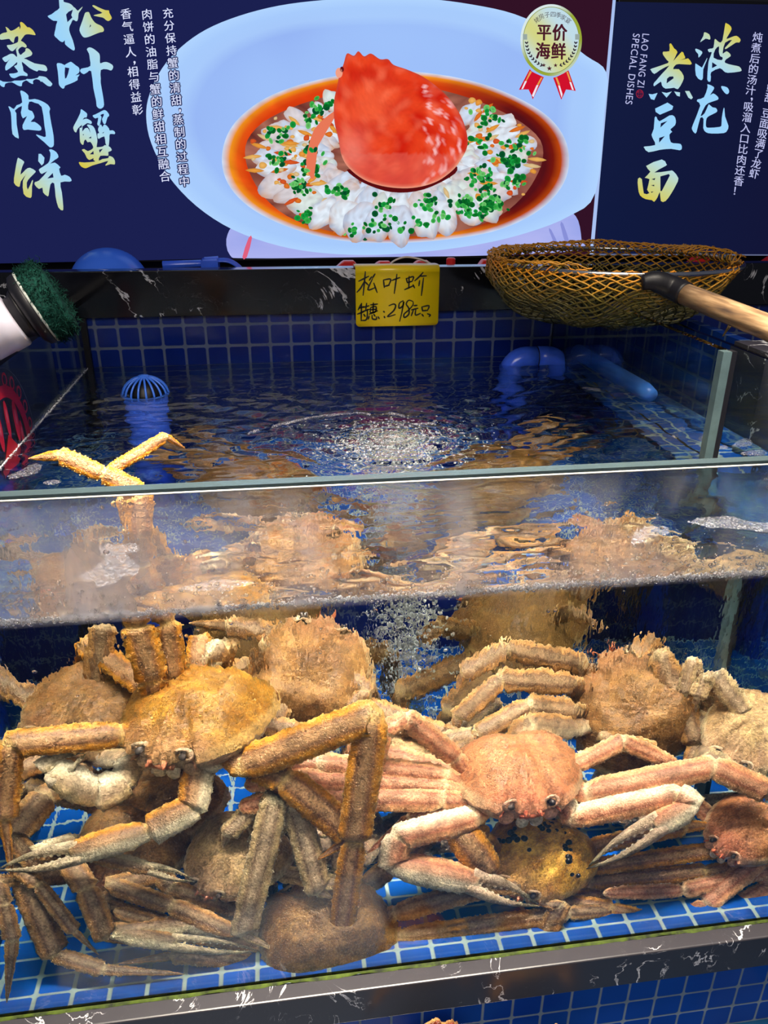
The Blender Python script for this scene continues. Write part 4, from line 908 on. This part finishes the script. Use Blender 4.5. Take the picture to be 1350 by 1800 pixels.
for s in ([(285,185),(275,300),(258,468)], [(205,300),(325,240)], [(270,305),(230,380),(185,430)], [(275,300),(320,345)], [(360,245),(330,290)], [(400,212),(370,260)], [(370,270),(315,400),(400,375)], [(385,320),(425,435)],
          [(500,285),(510,375)], [(500,285),(585,275),(560,350)], [(515,360),(570,345)], [(600,290),(695,255)], [(660,215),(628,445)],
          [(770,265),(785,320)], [(770,270),(855,245),(840,300)], [(785,315),(840,300)], [(805,240),(800,385)], [(750,400),(860,350)], [(850,340),(870,380)], [(970,195),(920,250),(870,295)], [(930,240),(1010,235)], [(930,290),(920,355)], [(975,260),(950,470)],
          [(235,570),(200,640)], [(210,620),(270,600)], [(240,560),(235,770)], [(190,690),(270,660)], [(300,560),(290,640)], [(260,610),(330,590)], [(250,660),(340,630)], [(310,630),(300,750),(240,765)], [(265,690),(285,720)],
          [(345,580),(430,570)], [(380,555),(375,680)], [(350,610),(410,600),(405,660),(345,670),(350,610)], [(340,640),(420,630)], [(330,690),(430,650)], [(330,710),(320,750)], [(365,700),(370,745),(415,750),(415,720)], [(385,690),(400,715)], [(435,720),(450,745)],
          [(500,655),(512,668)], [(508,715),(516,735)],
          [(565,590),(620,570),(645,590),(620,650),(545,720),(640,695)], [(735,530),(690,560),(685,620),(730,590),(740,540),(720,660),(692,775)], [(850,540),(800,525),(770,570),(800,620),(800,690),(750,730),(745,690),(800,640),(850,580),(850,540)],
          [(860,590),(900,585)], [(830,640),(910,620)], [(855,640),(830,710)], [(885,630),(880,700),(940,680)], [(955,605),(965,655)], [(955,605),(1040,590),(1020,650)], [(965,650),(1020,645)], [(955,690),(975,715)], [(1020,685),(1055,700),(1040,720)]):
    ribbon(hw, s, 16, TM)
hw.build('handwriting', simple('marker_ink', (.004, .004, .004), .5), pt, False)
# ---------------- blue bowl, blue scoop, red clips, white tie in the trough behind the ledge
q = A(190, 470, 1.15)
bm_ = MB().lathe([(.083*math.sin(a), .083*math.cos(a)*.92) for a in [i*math.pi/2/14 for i in range(15)]]+[(.088, -.004), (.084, -.006)], Matrix.Translation((q.x, 1.15, WZ+.158)), 40)
b_ = bm_.build('plastic_bowl', simple('bright_blue_plastic', (.05, .19, .95), .25)); tag(b_, 'upturned round blue plastic bowl in the trough behind the ledge', 'bowl')
sc_ = empty('slotted_scoop', A(350, 465, 1.13), 'blue plastic scoop with a ribbed head lying behind the black ledge', 'scoop')
a0, a1, a2 = A(286, 466, 1.12), A(358, 463, 1.12), A(424, 466, 1.12)
bevel(MB().tube([a0, a1], [.009, .008], 8).build('handle', M['blue'], sc_), .001)
hd = MB()
hd.tube([a1+V((0, -.02, .004)), a1+V((.03, -.02, .006))], .006, 8); hd.tube([a1+V((0, .03, .004)), a1+V((.03, .03, .006))], .006, 8)
hd.box((a1.x-.004, a1.y-.026, a1.z-.012), (a1.x+.032, a1.y+.036, a1.z+.008))
hd.build('scoop_head', M['blue'], sc_, False)
for k in range(6):
    y = a1.y-.022+.0105*k
    MB().tube(cat([V((a1.x+.03, y, a1.z+.006)), V((a1.x+.055, y, a1.z+.004)), V((a1.x+.078, y, a1.z-.012)), V((a1.x+.082, y, a1.z-.03))], 4), .0022, 6).build('prong', M['blue'], sc_)
clip_lab = ['red plastic clip behind the ledge, leftmost of the red clips', 'red plastic clip over the ledge behind the left corner of the yellow tag', 'red plastic clip behind the middle of the yellow tag, under the white tie', 'upright narrow red clip just right of the yellow tag', 'red clip half hidden by the left end of the landing net', 'orange red clip behind the right end of the landing net', 'orange red clip behind the ledge at the right photo edge']
for lab, (x0, x1, y0, up_) in zip(clip_lab, [(583, 626, 458, 0), (646, 688, 459, 0), (714, 755, 458, 0), (784, 800, 453, 1), (836, 860, 456, 0), (1203, 1240, 449, 0), (1332, 1372, 450, 0)]):
    p0, p1 = A(x0, 470, 1.14), A(x1, 470, 1.14); zt = A((x0+x1)/2, y0, 1.14).z; zb = WZ+.142; o = MB(); n = 10
    if up_: o.tube([V(((p0.x+p1.x)/2, 1.14, zb)), V(((p0.x+p1.x)/2, 1.14, zt-.003)), V(((p0.x+p1.x)/2, 1.14, zt))], [.011, .0105, .008], 14)
    else:
        vs = []; fs = []
        for i in range(n+1):
            t = i/n; h = (zt-WZ-.175)*min(1, (.25+1.6*t) if t < .5 else 1.05-.05*t)*(1 if t < .96 else .8)
            x = p0.x+(p1.x-p0.x)*t
            vs += [(x, 1.125, zb), (x, 1.155, zb), (x, 1.155, WZ+.175+h-.002), (x, 1.150, WZ+.175+h), (x, 1.130, WZ+.175+h), (x, 1.125, WZ+.175+h-.002)]
        for i in range(n):
            for k in range(6): fs.append((i*6+k, i*6+(k+1) % 6, (i+1)*6+(k+1) % 6, (i+1)*6+k))
        fs += [(5, 4, 3, 2, 1, 0), tuple(n*6+k for k in range(6))]; o.add(vs, fs)
    tag(o.build('plastic_clip', M['red'], None, False), lab, 'clip', 'red clips in the trough')
tie = MB().tube(cat([A(684, 468, 1.10), A(692, 459, 1.10), A(712, 452, 1.10), A(735, 455, 1.10), A(756, 463, 1.10), A(764, 472, 1.10)], 5), .0022, 6)
tag(tie.build('plastic_tie', simple('white_tie', (.6, .55, .5), .4)), 'thin white plastic tie looping up behind the yellow tag', 'tie')
# ---------------- pipes
def pipe(mb, pts, r, n=20): mb.tube(pts, r, n); return mb
sx, sy = -.252, .832
sp = empty('standpipe', (sx, sy, ZF), 'upright blue overflow pipe capped with a domed strainer, left rear of the tank', 'pipe')
MB().tube([(sx, sy, ZF), (sx, sy, WZ-.012)], .040, 28).build('pipe_body', M['blue'], sp)
dm = MB(); 
for k in range(18):
    a = 2*math.pi*k/18
    dm.tube([(sx+.043*math.cos(a)*math.cos(b), sy+.043*math.sin(a)*math.cos(b), WZ-.006+.036*math.sin(b)) for b in [i*math.pi/2/8 for i in range(9)]], .0022, 6)
dm.lathe([(.040, WZ-.014), (.046, WZ-.014), (.046, WZ-.006), (.041, WZ-.005)], Matrix.Translation((sx, sy, 0)), 32)
dm.lathe([(.012, WZ+.029), (.009, WZ+.033), (.001, WZ+.034)], Matrix.Translation((sx, sy, 0)), 16)
dm.build('strainer_dome', simple('strainer_blue', (.04, .16, .75), .3), sp)
MB().ball((sx, sy, WZ-.010), (.036, .036, .034), 20, 10).build('dark_core', M['black'], sp)
up_ = empty('return_pipe', (.54, .975, ZF), 'blue pipe with two elbows arching above the water near the back wall', 'pipe')
xa, xb, yu = A(897, 640, .975).x, A(985, 640, .975).x, .975
zt = A(940, 609, .975).z-.0245; cr = .034
arc = [V((xa, yu, ZF+.002)), V((xa, yu, zt-cr-.01))]+[V((xa+cr-cr*math.cos(a), yu, zt-cr+cr*math.sin(a))) for a in [i*math.pi/2/7 for i in range(8)]]
arc2 = [V((xb-cr+cr*math.sin(a), yu, zt-cr+cr*math.cos(a))) for a in [i*math.pi/2/7 for i in range(8)]]+[V((xb, yu, WZ-.12))]
xm = (xa+xb)/2
MB().tube(arc+[V((xm-.0006, yu, zt))], .0245, 24).build('elbow', M['blue'], up_)
MB().tube([V((xm+.0006, yu, zt))]+arc2, .0245, 24).build('elbow', M['blue'], up_)
MB().tube([V((xm-.001, yu, zt)), V((xm+.001, yu, zt))], .0248, 24).build('joint_seam', M['black'], up_)
d0, d1 = hit(1022, 618, 0, .685), hit(1152, 694, 0, .685)
dd = (d1-d0).normalized(); d0.y = min(d0.y, YB-.03)
tag(MB().tube([d0, d1-dd*.03, d1], [.0165, .0165, .012], 24).build('inlet_pipe', simple('bright_blue_pipe', (.07, .26, .95), .3)), 'bright blue pipe slanting down into the side channel at the right', 'pipe')
# ---------------- landing net
NC = V((A(1076, 466, .82).x, .82, WZ+.234)); NR = .233
net = empty('landing_net', NC, 'orange and olive knotted landing net with a wooden handle resting over the tank corner', 'landing net')
rp = lambda a, r=1.0, z=0.0: NC+V((NR*r*math.cos(a), NR*r*.98*math.sin(a), z))
MB().tube([rp(2*math.pi*i/64) for i in range(65)], .0042, 10).build('hoop', simple('steel', (.55, .55, .55), .22, metal=1.0), net)
nm, t_, o_ = nt('net_cord'); a_ = nd(t_, 'Attribute', attribute_name='Col')
b_ = nd(t_, 'BsdfPrincipled', {'Base Color': a_.outputs[0], 'Roughness': .5}); t_.links.new(b_.outputs[0], o_.inputs[0])
def bag(u, v):
    c_ = math.cos(min(1, v)*math.pi/2)**.62
    if v < .06 and math.sin(u) < -.2: c_ *= .975
    z = -.118*math.sin(v*math.pi/2)**1.25
    p = NC+V((NR*(c_*math.cos(u)*1.02)-.030*v, NR*c_*math.sin(u), z+.004))
    p += V((noise.noise(V((math.cos(u)*2.2, math.sin(u)*2.2, v*2))), noise.noise(V((math.cos(u)*2.2, math.sin(u)*2.2, v*2+7))), .7*noise.noise(V((math.cos(u)*3, math.sin(u)*3, v*3+3)))))*.018*min(1, v*3+.2)
    return p
nb_ = MB(); NU = 58
for d in (1, -1):
    for k in range(NU):
        u0 = 2*math.pi*k/NU; pts = []; n = 30
        for i in range(n+1):
            v = i/n*.97; u = u0+d*v*1.5
            pts.append(bag(u, v)+V((rnd.uniform(-1, 1), rnd.uniform(-1, 1), rnd.uniform(-1, 1)))*.0016)
        cs = []
        for i in range(n+1):
            v = i/n; c = stops(min(1, v*1.25+rnd.uniform(-.12, .12)), [(0, lin('d88a1c')), (.2, lin('b4821c')), (.45, lin('665c20')), (1, lin('2c3018'))])
            cs += [c]*5
        nb_.tube(pts, .00155, 5, cs, False)
for d in (1, -1):                                       # a second, slacker layer low in the bag, and folds of net lying over the hoop
    for k in range(40):
        u0 = 2*math.pi*k/40+.07; pts = [NC+(bag(u0+d*v*1.3, v)-NC)*(.95+.03*math.sin(9*u0))+V((rnd.uniform(-1, 1), rnd.uniform(-1, 1), rnd.uniform(-1, 1)))*.002 for v in [.25+.7*i/18 for i in range(19)]]
        nb_.tube(pts, .0016, 5, [stops(i/18, [(0, lin('706020')), (1, lin('24280f'))]) for i in range(19) for _ in range(5)], False)
    for k in range(64):
        u0 = 2*math.pi*k/64; pts = []
        if 3.9 < u0 < 5.9: continue
        for i in range(10):
            f = i/9; u = u0+d*f*.32; wv = .5+.5*math.sin(u*3+1)*math.cos(u*2)
            pts.append(rp(u, 1.03-.34*f*wv, .010+.016*math.sin(f*2.6)*wv-.010*f+.003*noise.noise(V((u*5, f*4, 2))))+V((rnd.gauss(0, 1), rnd.gauss(0, 1), rnd.gauss(0, 1)))*.0011)
        nb_.tube(pts, .0014, 5, [mix(lin('e0941c'), lin('a87c20'), rnd.random()) for i in range(10) for _ in range(5)], False)
for k in range(90):                                     # lashing round the hoop
    a = 2*math.pi*k/90
    if 3.95 < a < 6.1: continue
    nb_.tube([rp(a+.03*math.sin(b), 1+.03*math.cos(b), .0075*math.sin(b)) for b in [j*math.pi/4 for j in range(9)]], .0012, 5, rnd.choice([lin('c87a18'), lin('b98a20'), lin('8c7a28')]), False)
nb_.build('net_bag', nm, net)
h0, h1 = A(1192, 512, .575), A(1440, 612, .27)
fp = A(1128, 497, .588)
MB().tube(cat([fp, A(1150, 494, .585), A(1180, 505, .58), h0+(h1-h0).normalized()*.02], 4), [.012, .013, .014, .015, .0165, .0175, .018, .0185, .019, .019, .019, .019, .0192][:13], 18).build('ferrule', M['black'], net)
m_, t_, o_ = nt('weathered_wood'); co = coords(t_)
wn = nd(t_, 'TexNoise', {'Vector': nd(t_, 'Mapping', {0: nd(t_, 'Mapping', {0: co, 2: (0, 0, -math.atan2((h1-h0).y, (h1-h0).x))}).outputs[0], 3: (5, 45, 45)}).outputs[0], 'Scale': 2.2, 'Detail': 6.0})
wb = nd(t_, 'BsdfPrincipled', {'Base Color': ramp(t_, wn.outputs[0], [(.3, lin('4a3a30')), (.5, lin('8a6c4c')), (.72, lin('c0a078'))]), 'Roughness': .6})
t_.links.new(nd(t_, 'Bump', {'Height': wn.outputs[0], 'Strength': .4, 'Distance': .002}).outputs[0], wb.inputs['Normal']); t_.links.new(wb.outputs[0], o_.inputs[0])
MB().tube([h0, h0.lerp(h1, .33), h0.lerp(h1, .66), h1], [.0168, .0178, .018, .0182], 20).build('handle', m_, net)
cordp = A(1290, 566, .47)
MB().tube(cat([cordp+V((.005, 0, .02)), cordp, cordp+V((-.008, 0, -.012)), cordp+V((-.012, .003, -.022)), cordp+V((-.006, .004, -.008)), cordp+V((.002, .002, .02))], 4), .0012, 6).build('hanging_cord', simple('cord', lin('8a7038'), .6), net)
# ---------------- scrubbing tool on the left rail
bc = A(58, 544, .52); ax = (ri*.80+up*.52+fw*.16).normalized()
scr = empty('cleaning_brush', bc, 'white tube cleaning tool with a green scouring pad resting on the left glass edge', 'cleaning tool')
e1 = ax.orthogonal().normalized(); e2 = ax.cross(e1)
LM = Matrix(((e1.x, e2.x, ax.x, bc.x), (e1.y, e2.y, ax.y, bc.y), (e1.z, e2.z, ax.z, bc.z), (0, 0, 0, 1))) @ Matrix.Scale(.86, 4)
MB().lathe([(.0, -.014), (.050, -.013), (.060, -.006), (.062, .002), (.061, .006), (.0, .007)], LM, 40).build('backing_plate', M['black'], scr)
MB().lathe([(.0615, .005), (.0625, .006), (.0625, .0085), (.0615, .009)], LM, 40).build('pad_edge', simple('pale_glue_line', (.35, .38, .36), .6), scr)
pad = MB(); vs = []; fs = []
pr = [(.061, .008), (.063, .016), (.063, .028), (.061, .042), (.054, .047), (.036, .050), (.016, .051), (.0, .051)]
for r, z in pr:
    for k in range(56):
        a = 2*math.pi*k/56; f = 1+.10*noise.noise(V((math.cos(a)*9*r*16, math.sin(a)*9*r*16, z*260))); vs.append(LM @ V((r*f*math.cos(a), r*f*math.sin(a), z*(1+.05*(f-1)*10))))
for i in range(len(pr)-1):
    for k in range(56): fs.append((i*56+k, i*56+(k+1) % 56, (i+1)*56+(k+1) % 56, (i+1)*56+k))
pad.add(vs, fs)
for k in range(1500):
    a = rnd.uniform(0, 6.283); z = rnd.uniform(.008, .05); r = .0615 if z < .043 else rnd.uniform(0, .058)
    p = V((r*math.cos(a), r*math.sin(a), z if r > .06 else .0505)); d = V((math.cos(a), math.sin(a), rnd.uniform(-.2, .9))) if r > .06 else V((rnd.uniform(-.8, .8), rnd.uniform(-.8, .8), .7))
    p2 = p+d.normalized()*rnd.uniform(.001, .005)+V((rnd.gauss(0, 1), rnd.gauss(0, 1), rnd.gauss(0, 1)))*.002; p3 = p2+V((rnd.gauss(0, 1), rnd.gauss(0, 1), rnd.gauss(0, 1)))*.004
    pad.tube([LM @ p, LM @ p2, LM @ p3], [.0005, .00045, .0003], 3, None, False)
pad.build('scouring_pad', simple('green_scourer', (.003, .05, .036), .8, 0, 260, bump=1.0, col2=(.001, .016, .013), spec=.15), scr)
MB().lathe([(.032, -.034), (.035, -.032), (.036, -.024), (.040, -.020), (.044, -.014), (.0, -.012)], LM, 36).build('black_collar', M['black'], scr)
MB().lathe([(.044, -.26), (.044, -.060), (.0455, -.058), (.0455, -.036), (.044, -.033), (.034, -.031), (.0, -.031)], LM, 36).build('tube_handle', simple('white_pvc', (.52, .50, .60), .35), scr)
# ---------------- red round sticker on the left pane
XS = XL+0.0012; sc0 = (0.50, WZ+0.004)
stk = MB(); SQ = lambda y, z, l=0: (XS+.0003*l, sc0[0]+y, sc0[1]+z)
def ringf(r0, r1, a0, a1, n, col, l=0):
    vs = []; 
    for i in range(n+1):
        a = a0+(a1-a0)*i/n; vs += [SQ(r0*math.cos(a), r0*math.sin(a), l), SQ(r1*math.cos(a), r1*math.sin(a), l)]
    stk.add(vs, [(2*i, 2*i+1, 2*i+3, 2*i+2) for i in range(n)], col)
CR = lin('c41c3c')
ringf(.080, .098, -1.2, 3.6, 80, CR)
ringf(.1225, .1235, -1.2, 3.6, 80, lin('707890'))
for k in range(15):
    a = -1.1+k*.3; cx, cz = .106*math.cos(a), .106*math.sin(a)
    for i in range(14):
        b0, b1 = 2*math.pi*i/14, 2*math.pi*(i+1)/14
        stk.add([SQ(cx+r*math.cos(b), cz+r*math.sin(b), 1) for r, b in ((.011, b0), (.011, b1), (.007, b1), (.007, b0))], [(0, 1, 2, 3)], CR)
for (cy, cz, w_, h_) in ((.045, .040, .010, .026), (.008, .052, .008, .024), (-.03, .045, .010, .024), (.060, .012, .007, .018)):
    stk.poly([SQ(cy+w_*math.cos(b), cz+h_*math.sin(b)*(1 if math.sin(b) > 0 else 1.5), 1) for b in [i*math.pi/8 for i in range(16)]], (), CR)
    stk.poly([SQ(cy+w_*.4*math.cos(b), cz+h_*.5*math.sin(b), 2) for b in [i*math.pi/4 for i in range(8)]], (), lin('d05a78'))
stk.poly([SQ(0, .026, 1), SQ(.045, -.012, 1), SQ(.02, -.06, 1), SQ(-.045, -.06, 1), SQ(-.045, -.012, 1)], (), lin('c01018'))
m_, t_, o_ = nt('sticker_print'); a_ = nd(t_, 'Attribute', attribute_name='Col'); b_ = nd(t_, 'BsdfPrincipled', {'Base Color': a_.outputs[0], 'Roughness': .4}); t_.links.new(b_.outputs[0], o_.inputs[0])
tag(stk.build('round_sticker', m_, None, False), 'round clear sticker with a red scalloped ring on the left glass', 'sticker')
# ---------------- foam, bubbles, wet film
fm, t_, o_ = nt('foam'); n_ = nd(t_, 'TexVoronoi', {'Vector': coords(t_), 'Scale': 420.0})
b_ = nd(t_, 'BsdfPrincipled', {'Base Color': (.24, .235, .28, 1), 'Roughness': .5}); t_.links.new(nd(t_, 'Bump', {'Height': n_.outputs[0], 'Strength': .8, 'Distance': .001}).outputs[0], b_.inputs['Normal'])
tr_ = nd(t_, 'BsdfTransparent'); k_ = nd(t_, 'MapRange', {0: n_.outputs[0], 1: .15, 2: .55, 3: .75, 4: .12}).outputs[0]
t_.links.new(nd(t_, 'MixShader', {0: k_, 1: tr_.outputs[0], 2: b_.outputs[0]}).outputs[0], o_.inputs[0])
fo = MB()
def foam(pxs, jag=.25):
    o = [hit(x, y, 2, WZ) for x, y in pxs]; c = sum(o, V())/len(o); o = cat(o, 3, True); n = len(o)
    o = [c+(p-c)*(1+rnd.uniform(-jag, jag)*.6) for p in o]
    vs = []; fs = []
    for j, (r, h) in enumerate(((1, .0), (.85, .0022), (.4, .0030), (.05, .0032))):
        vs += [V((c.x+(p.x-c.x)*r, min(max(c.y+(p.y-c.y)*r, .013), YB-.003), WZ+.0006+h)) for p in o]
    for j in range(3):
        for k in range(n): fs.append((j*n+k, j*n+(k+1) % n, (j+1)*n+(k+1) % n, (j+1)*n+k))
    fo.add(vs, fs)
foam([(12, 840), (30, 832), (48, 822), (52, 818), (70, 817), (77, 822), (64, 832), (44, 838), (20, 843)])
foam([(76, 850), (96, 846), (108, 849), (86, 853)]); foam([(140, 826), (150, 823), (158, 826), (146, 829)])
foam([(1236, 770), (1244, 768), (1256, 774), (1250, 778), (1238, 775)]); foam([(1288, 782), (1310, 772), (1322, 776), (1318, 785), (1296, 787)]); foam([(1262, 787), (1275, 785), (1280, 790), (1266, 791)])
foam([(1300, 798), (1330, 793), (1352, 797), (1340, 801), (1310, 801)]); foam([(1180, 767), (1195, 765), (1200, 769), (1186, 771)]); foam([(1022, 682), (1050, 684), (1058, 689), (1042, 687)])
foam([(1148, 732), (1158, 729), (1162, 734), (1152, 738)]); foam([(1195, 756), (1206, 752), (1212, 758), (1200, 760)])
for x0, y0, x1, y1, w_ in ((478, 752, 508, 744, 4), (505, 745, 560, 733, 2.4), (560, 733, 620, 728, 2), (620, 727, 652, 730, 2), (682, 727, 712, 733, 3.2), (716, 748, 766, 746, 2.6), (786, 756, 800, 757, 2), (436, 764, 456, 757, 4), (500, 746, 512, 756, 2.4)):
    n = max(3, int(abs(x1-x0)/8)); foam([(x0+(x1-x0)*i/n, y0+(y1-y0)*i/n-w_*.5*rnd.uniform(.4, 1)) for i in range(n+1)]+[(x1+(x0-x1)*i/n, y1+(y0-y1)*i/n+w_*.5*rnd.uniform(.4, 1)) for i in range(n+1)], .1)
foam([(1215, 912), (1260, 905), (1330, 918), (1362, 922), (1362, 934), (1300, 930), (1230, 925)]); foam([(1105, 950), (1125, 925), (1165, 922), (1172, 935), (1140, 945), (1130, 955)]); foam([(150, 1000), (215, 960), (240, 985), (225, 1015), (160, 1022)], .4)
foam([(170, 965), (190, 955), (205, 963), (188, 975)]); foam([(200, 960), (228, 955), (246, 962), (225, 970)]); foam([(320, 1035), (360, 1022), (400, 1018), (440, 1022), (400, 1034)], .4)
for k in range(500):
    x, y = rnd.gauss(.177, .045), rnd.gauss(.502, .045); r = rnd.uniform(.0008, .0026)
    fo.ball((x, y, WZ+.0012), (r*1.5, r, r*.6), 6, 4)
tag(fo.build('water_foam', fm), 'thin patches of pale foam floating on the water', 'foam', kind='stuff')
bu = MB()
for k in range(4200):
    h = rnd.random(); z = ZF+.02+h*(WZ-ZF-.02); s = .020+.026*h
    r = rnd.uniform(.0010, .0030); bu.ball((.177+rnd.gauss(0, s)*.8, .502+rnd.gauss(0, s)*.8, min(z, WZ-.002)), r, 6, 4)
bm2, t_, o_ = nt('air_bubbles'); b_ = nd(t_, 'BsdfPrincipled', {'Base Color': (.50, .52, .52, 1), 'Roughness': .3}); tr_ = nd(t_, 'BsdfTransparent')
t_.links.new(nd(t_, 'MixShader', {0: .42, 1: tr_.outputs[0], 2: b_.outputs[0]}).outputs[0], o_.inputs[0])
for k in range(3000):                                   # the cloud spreading under the surface
    a, r_ = rnd.uniform(0, 6.283), abs(rnd.gauss(0, .075)); bu.ball((.177+r_*math.cos(a), .502+r_*math.sin(a), WZ-.003-abs(rnd.gauss(0, .010))), rnd.uniform(.0008, .0022), 6, 4)
tag(bu.build('bubble_column', bm2), 'rising column of fine grey air bubbles in the middle of the tank', 'bubbles', kind='stuff')
bl = MB()
for k in range(3600):
    x = rnd.uniform(-.40, .73); bl.ball((x, .0105+rnd.uniform(0, .003), WZ+rnd.gauss(.0005, .0014)), rnd.uniform(.0005, .0016), 6, 4)
for k in range(900):
    y = rnd.uniform(.05, 1.04); bl.ball((XL+.001+rnd.uniform(0, .002), y, WZ+rnd.gauss(.0006, .0009)), rnd.uniform(.0005, .0014), 6, 4)
tag(bl.build('edge_bubbles', simple('silver_bubbles', (.55, .55, .60), .3)), 'fine bubbles clinging along the water line on the front glass', 'bubbles', kind='stuff')
dr = MB()                                               # drops standing on the outside of the front glass
for k in range(1700):
    x = rnd.uniform(-.42, .62); z = WZ+abs(rnd.gauss(.004, .020)) if k % 12 else WZ+rnd.uniform(-.10, .12); r = rnd.uniform(.0005, .0019)
    dr.ball((x, -.0002, z), (r*rnd.uniform(.8, 1.6), r*.35, r*rnd.uniform(.8, 1.4)), 8, 6)
tag(dr.build('glass_drops', glass_mat('drop_water', 1.33, (1, 1, 1))), 'small water drops on the outside of the front glass', 'water drops', kind='stuff')
al = MB(); n = 420; vs = []; fs = []                    # algae along the foot of the glass
for i in range(n+1):
    x = -.75+1.95*i/n; w_ = .0034+.0026*noise.noise(V((x*22, 0, 0)))+.0012*noise.noise(V((x*90, 3, 0)))
    vs += [(x, -.0006, ZF+.0022), (x, -.0006-w_*.5, ZF+.0016+.0008*noise.noise(V((x*160, 1, 1)))), (x, -.0006-w_, ZF+.0001)]
for i in range(n):
    for k in range(2): fs.append((i*3+k, i*3+k+1, (i+1)*3+k+1, (i+1)*3+k))
al.add(vs, fs)
tag(al.build('algae_film', simple('green_algae', (.055, .085, .006), .7, 0, 70, bump=.8, col2=(.010, .014, .006), spec=.2)), 'strip of green algae along the foot of the front glass', 'algae', kind='stuff')
# ---------------- reddish shells in the lower tank, at the very bottom of the photo
for lab, (px, py, Y, w_) in (('dark red crab below the front ledge at the bottom edge, left of the other', (780, 1858, -.085, .085)), ('dark red crab under the front ledge at the bottom edge, right of the other', (990, 1850, -.085, .065))):
    c = A(px, py, Y); mb = MB(); pal = dict(PAL['gold'], top=lin('3c120a'), top2=lin('5a2412'), face=lin('4a1a10'))
    R = frame((.2, .3, .2), (0, -.5, .85)); carapace(mb, c, R, w_, pal, 1.0, px, face=False)
    for s in (-1, 1):
        for i in range(3):
            b0 = c+R @ (V((s*.4, .15-.2*i, -.05))*w_); mid = b0+V((s*.035, -.01+.02*i, -.01)); limb(mb, [c+R @ (V((s*.25, .1-.15*i, -.05))*w_), b0, mid, mid+V((s*.012, 0, -.03))], [.009, .009, .007], pal, [SEG, SEG, DAC], .7)
    me = mb.mesh('small_crab'); me.transform(Matrix.Translation(-c)); o = link('small_crab', me, M['crab']); o.location = c
    tag(o, lab, 'crab', 'crabs in the lower tank')
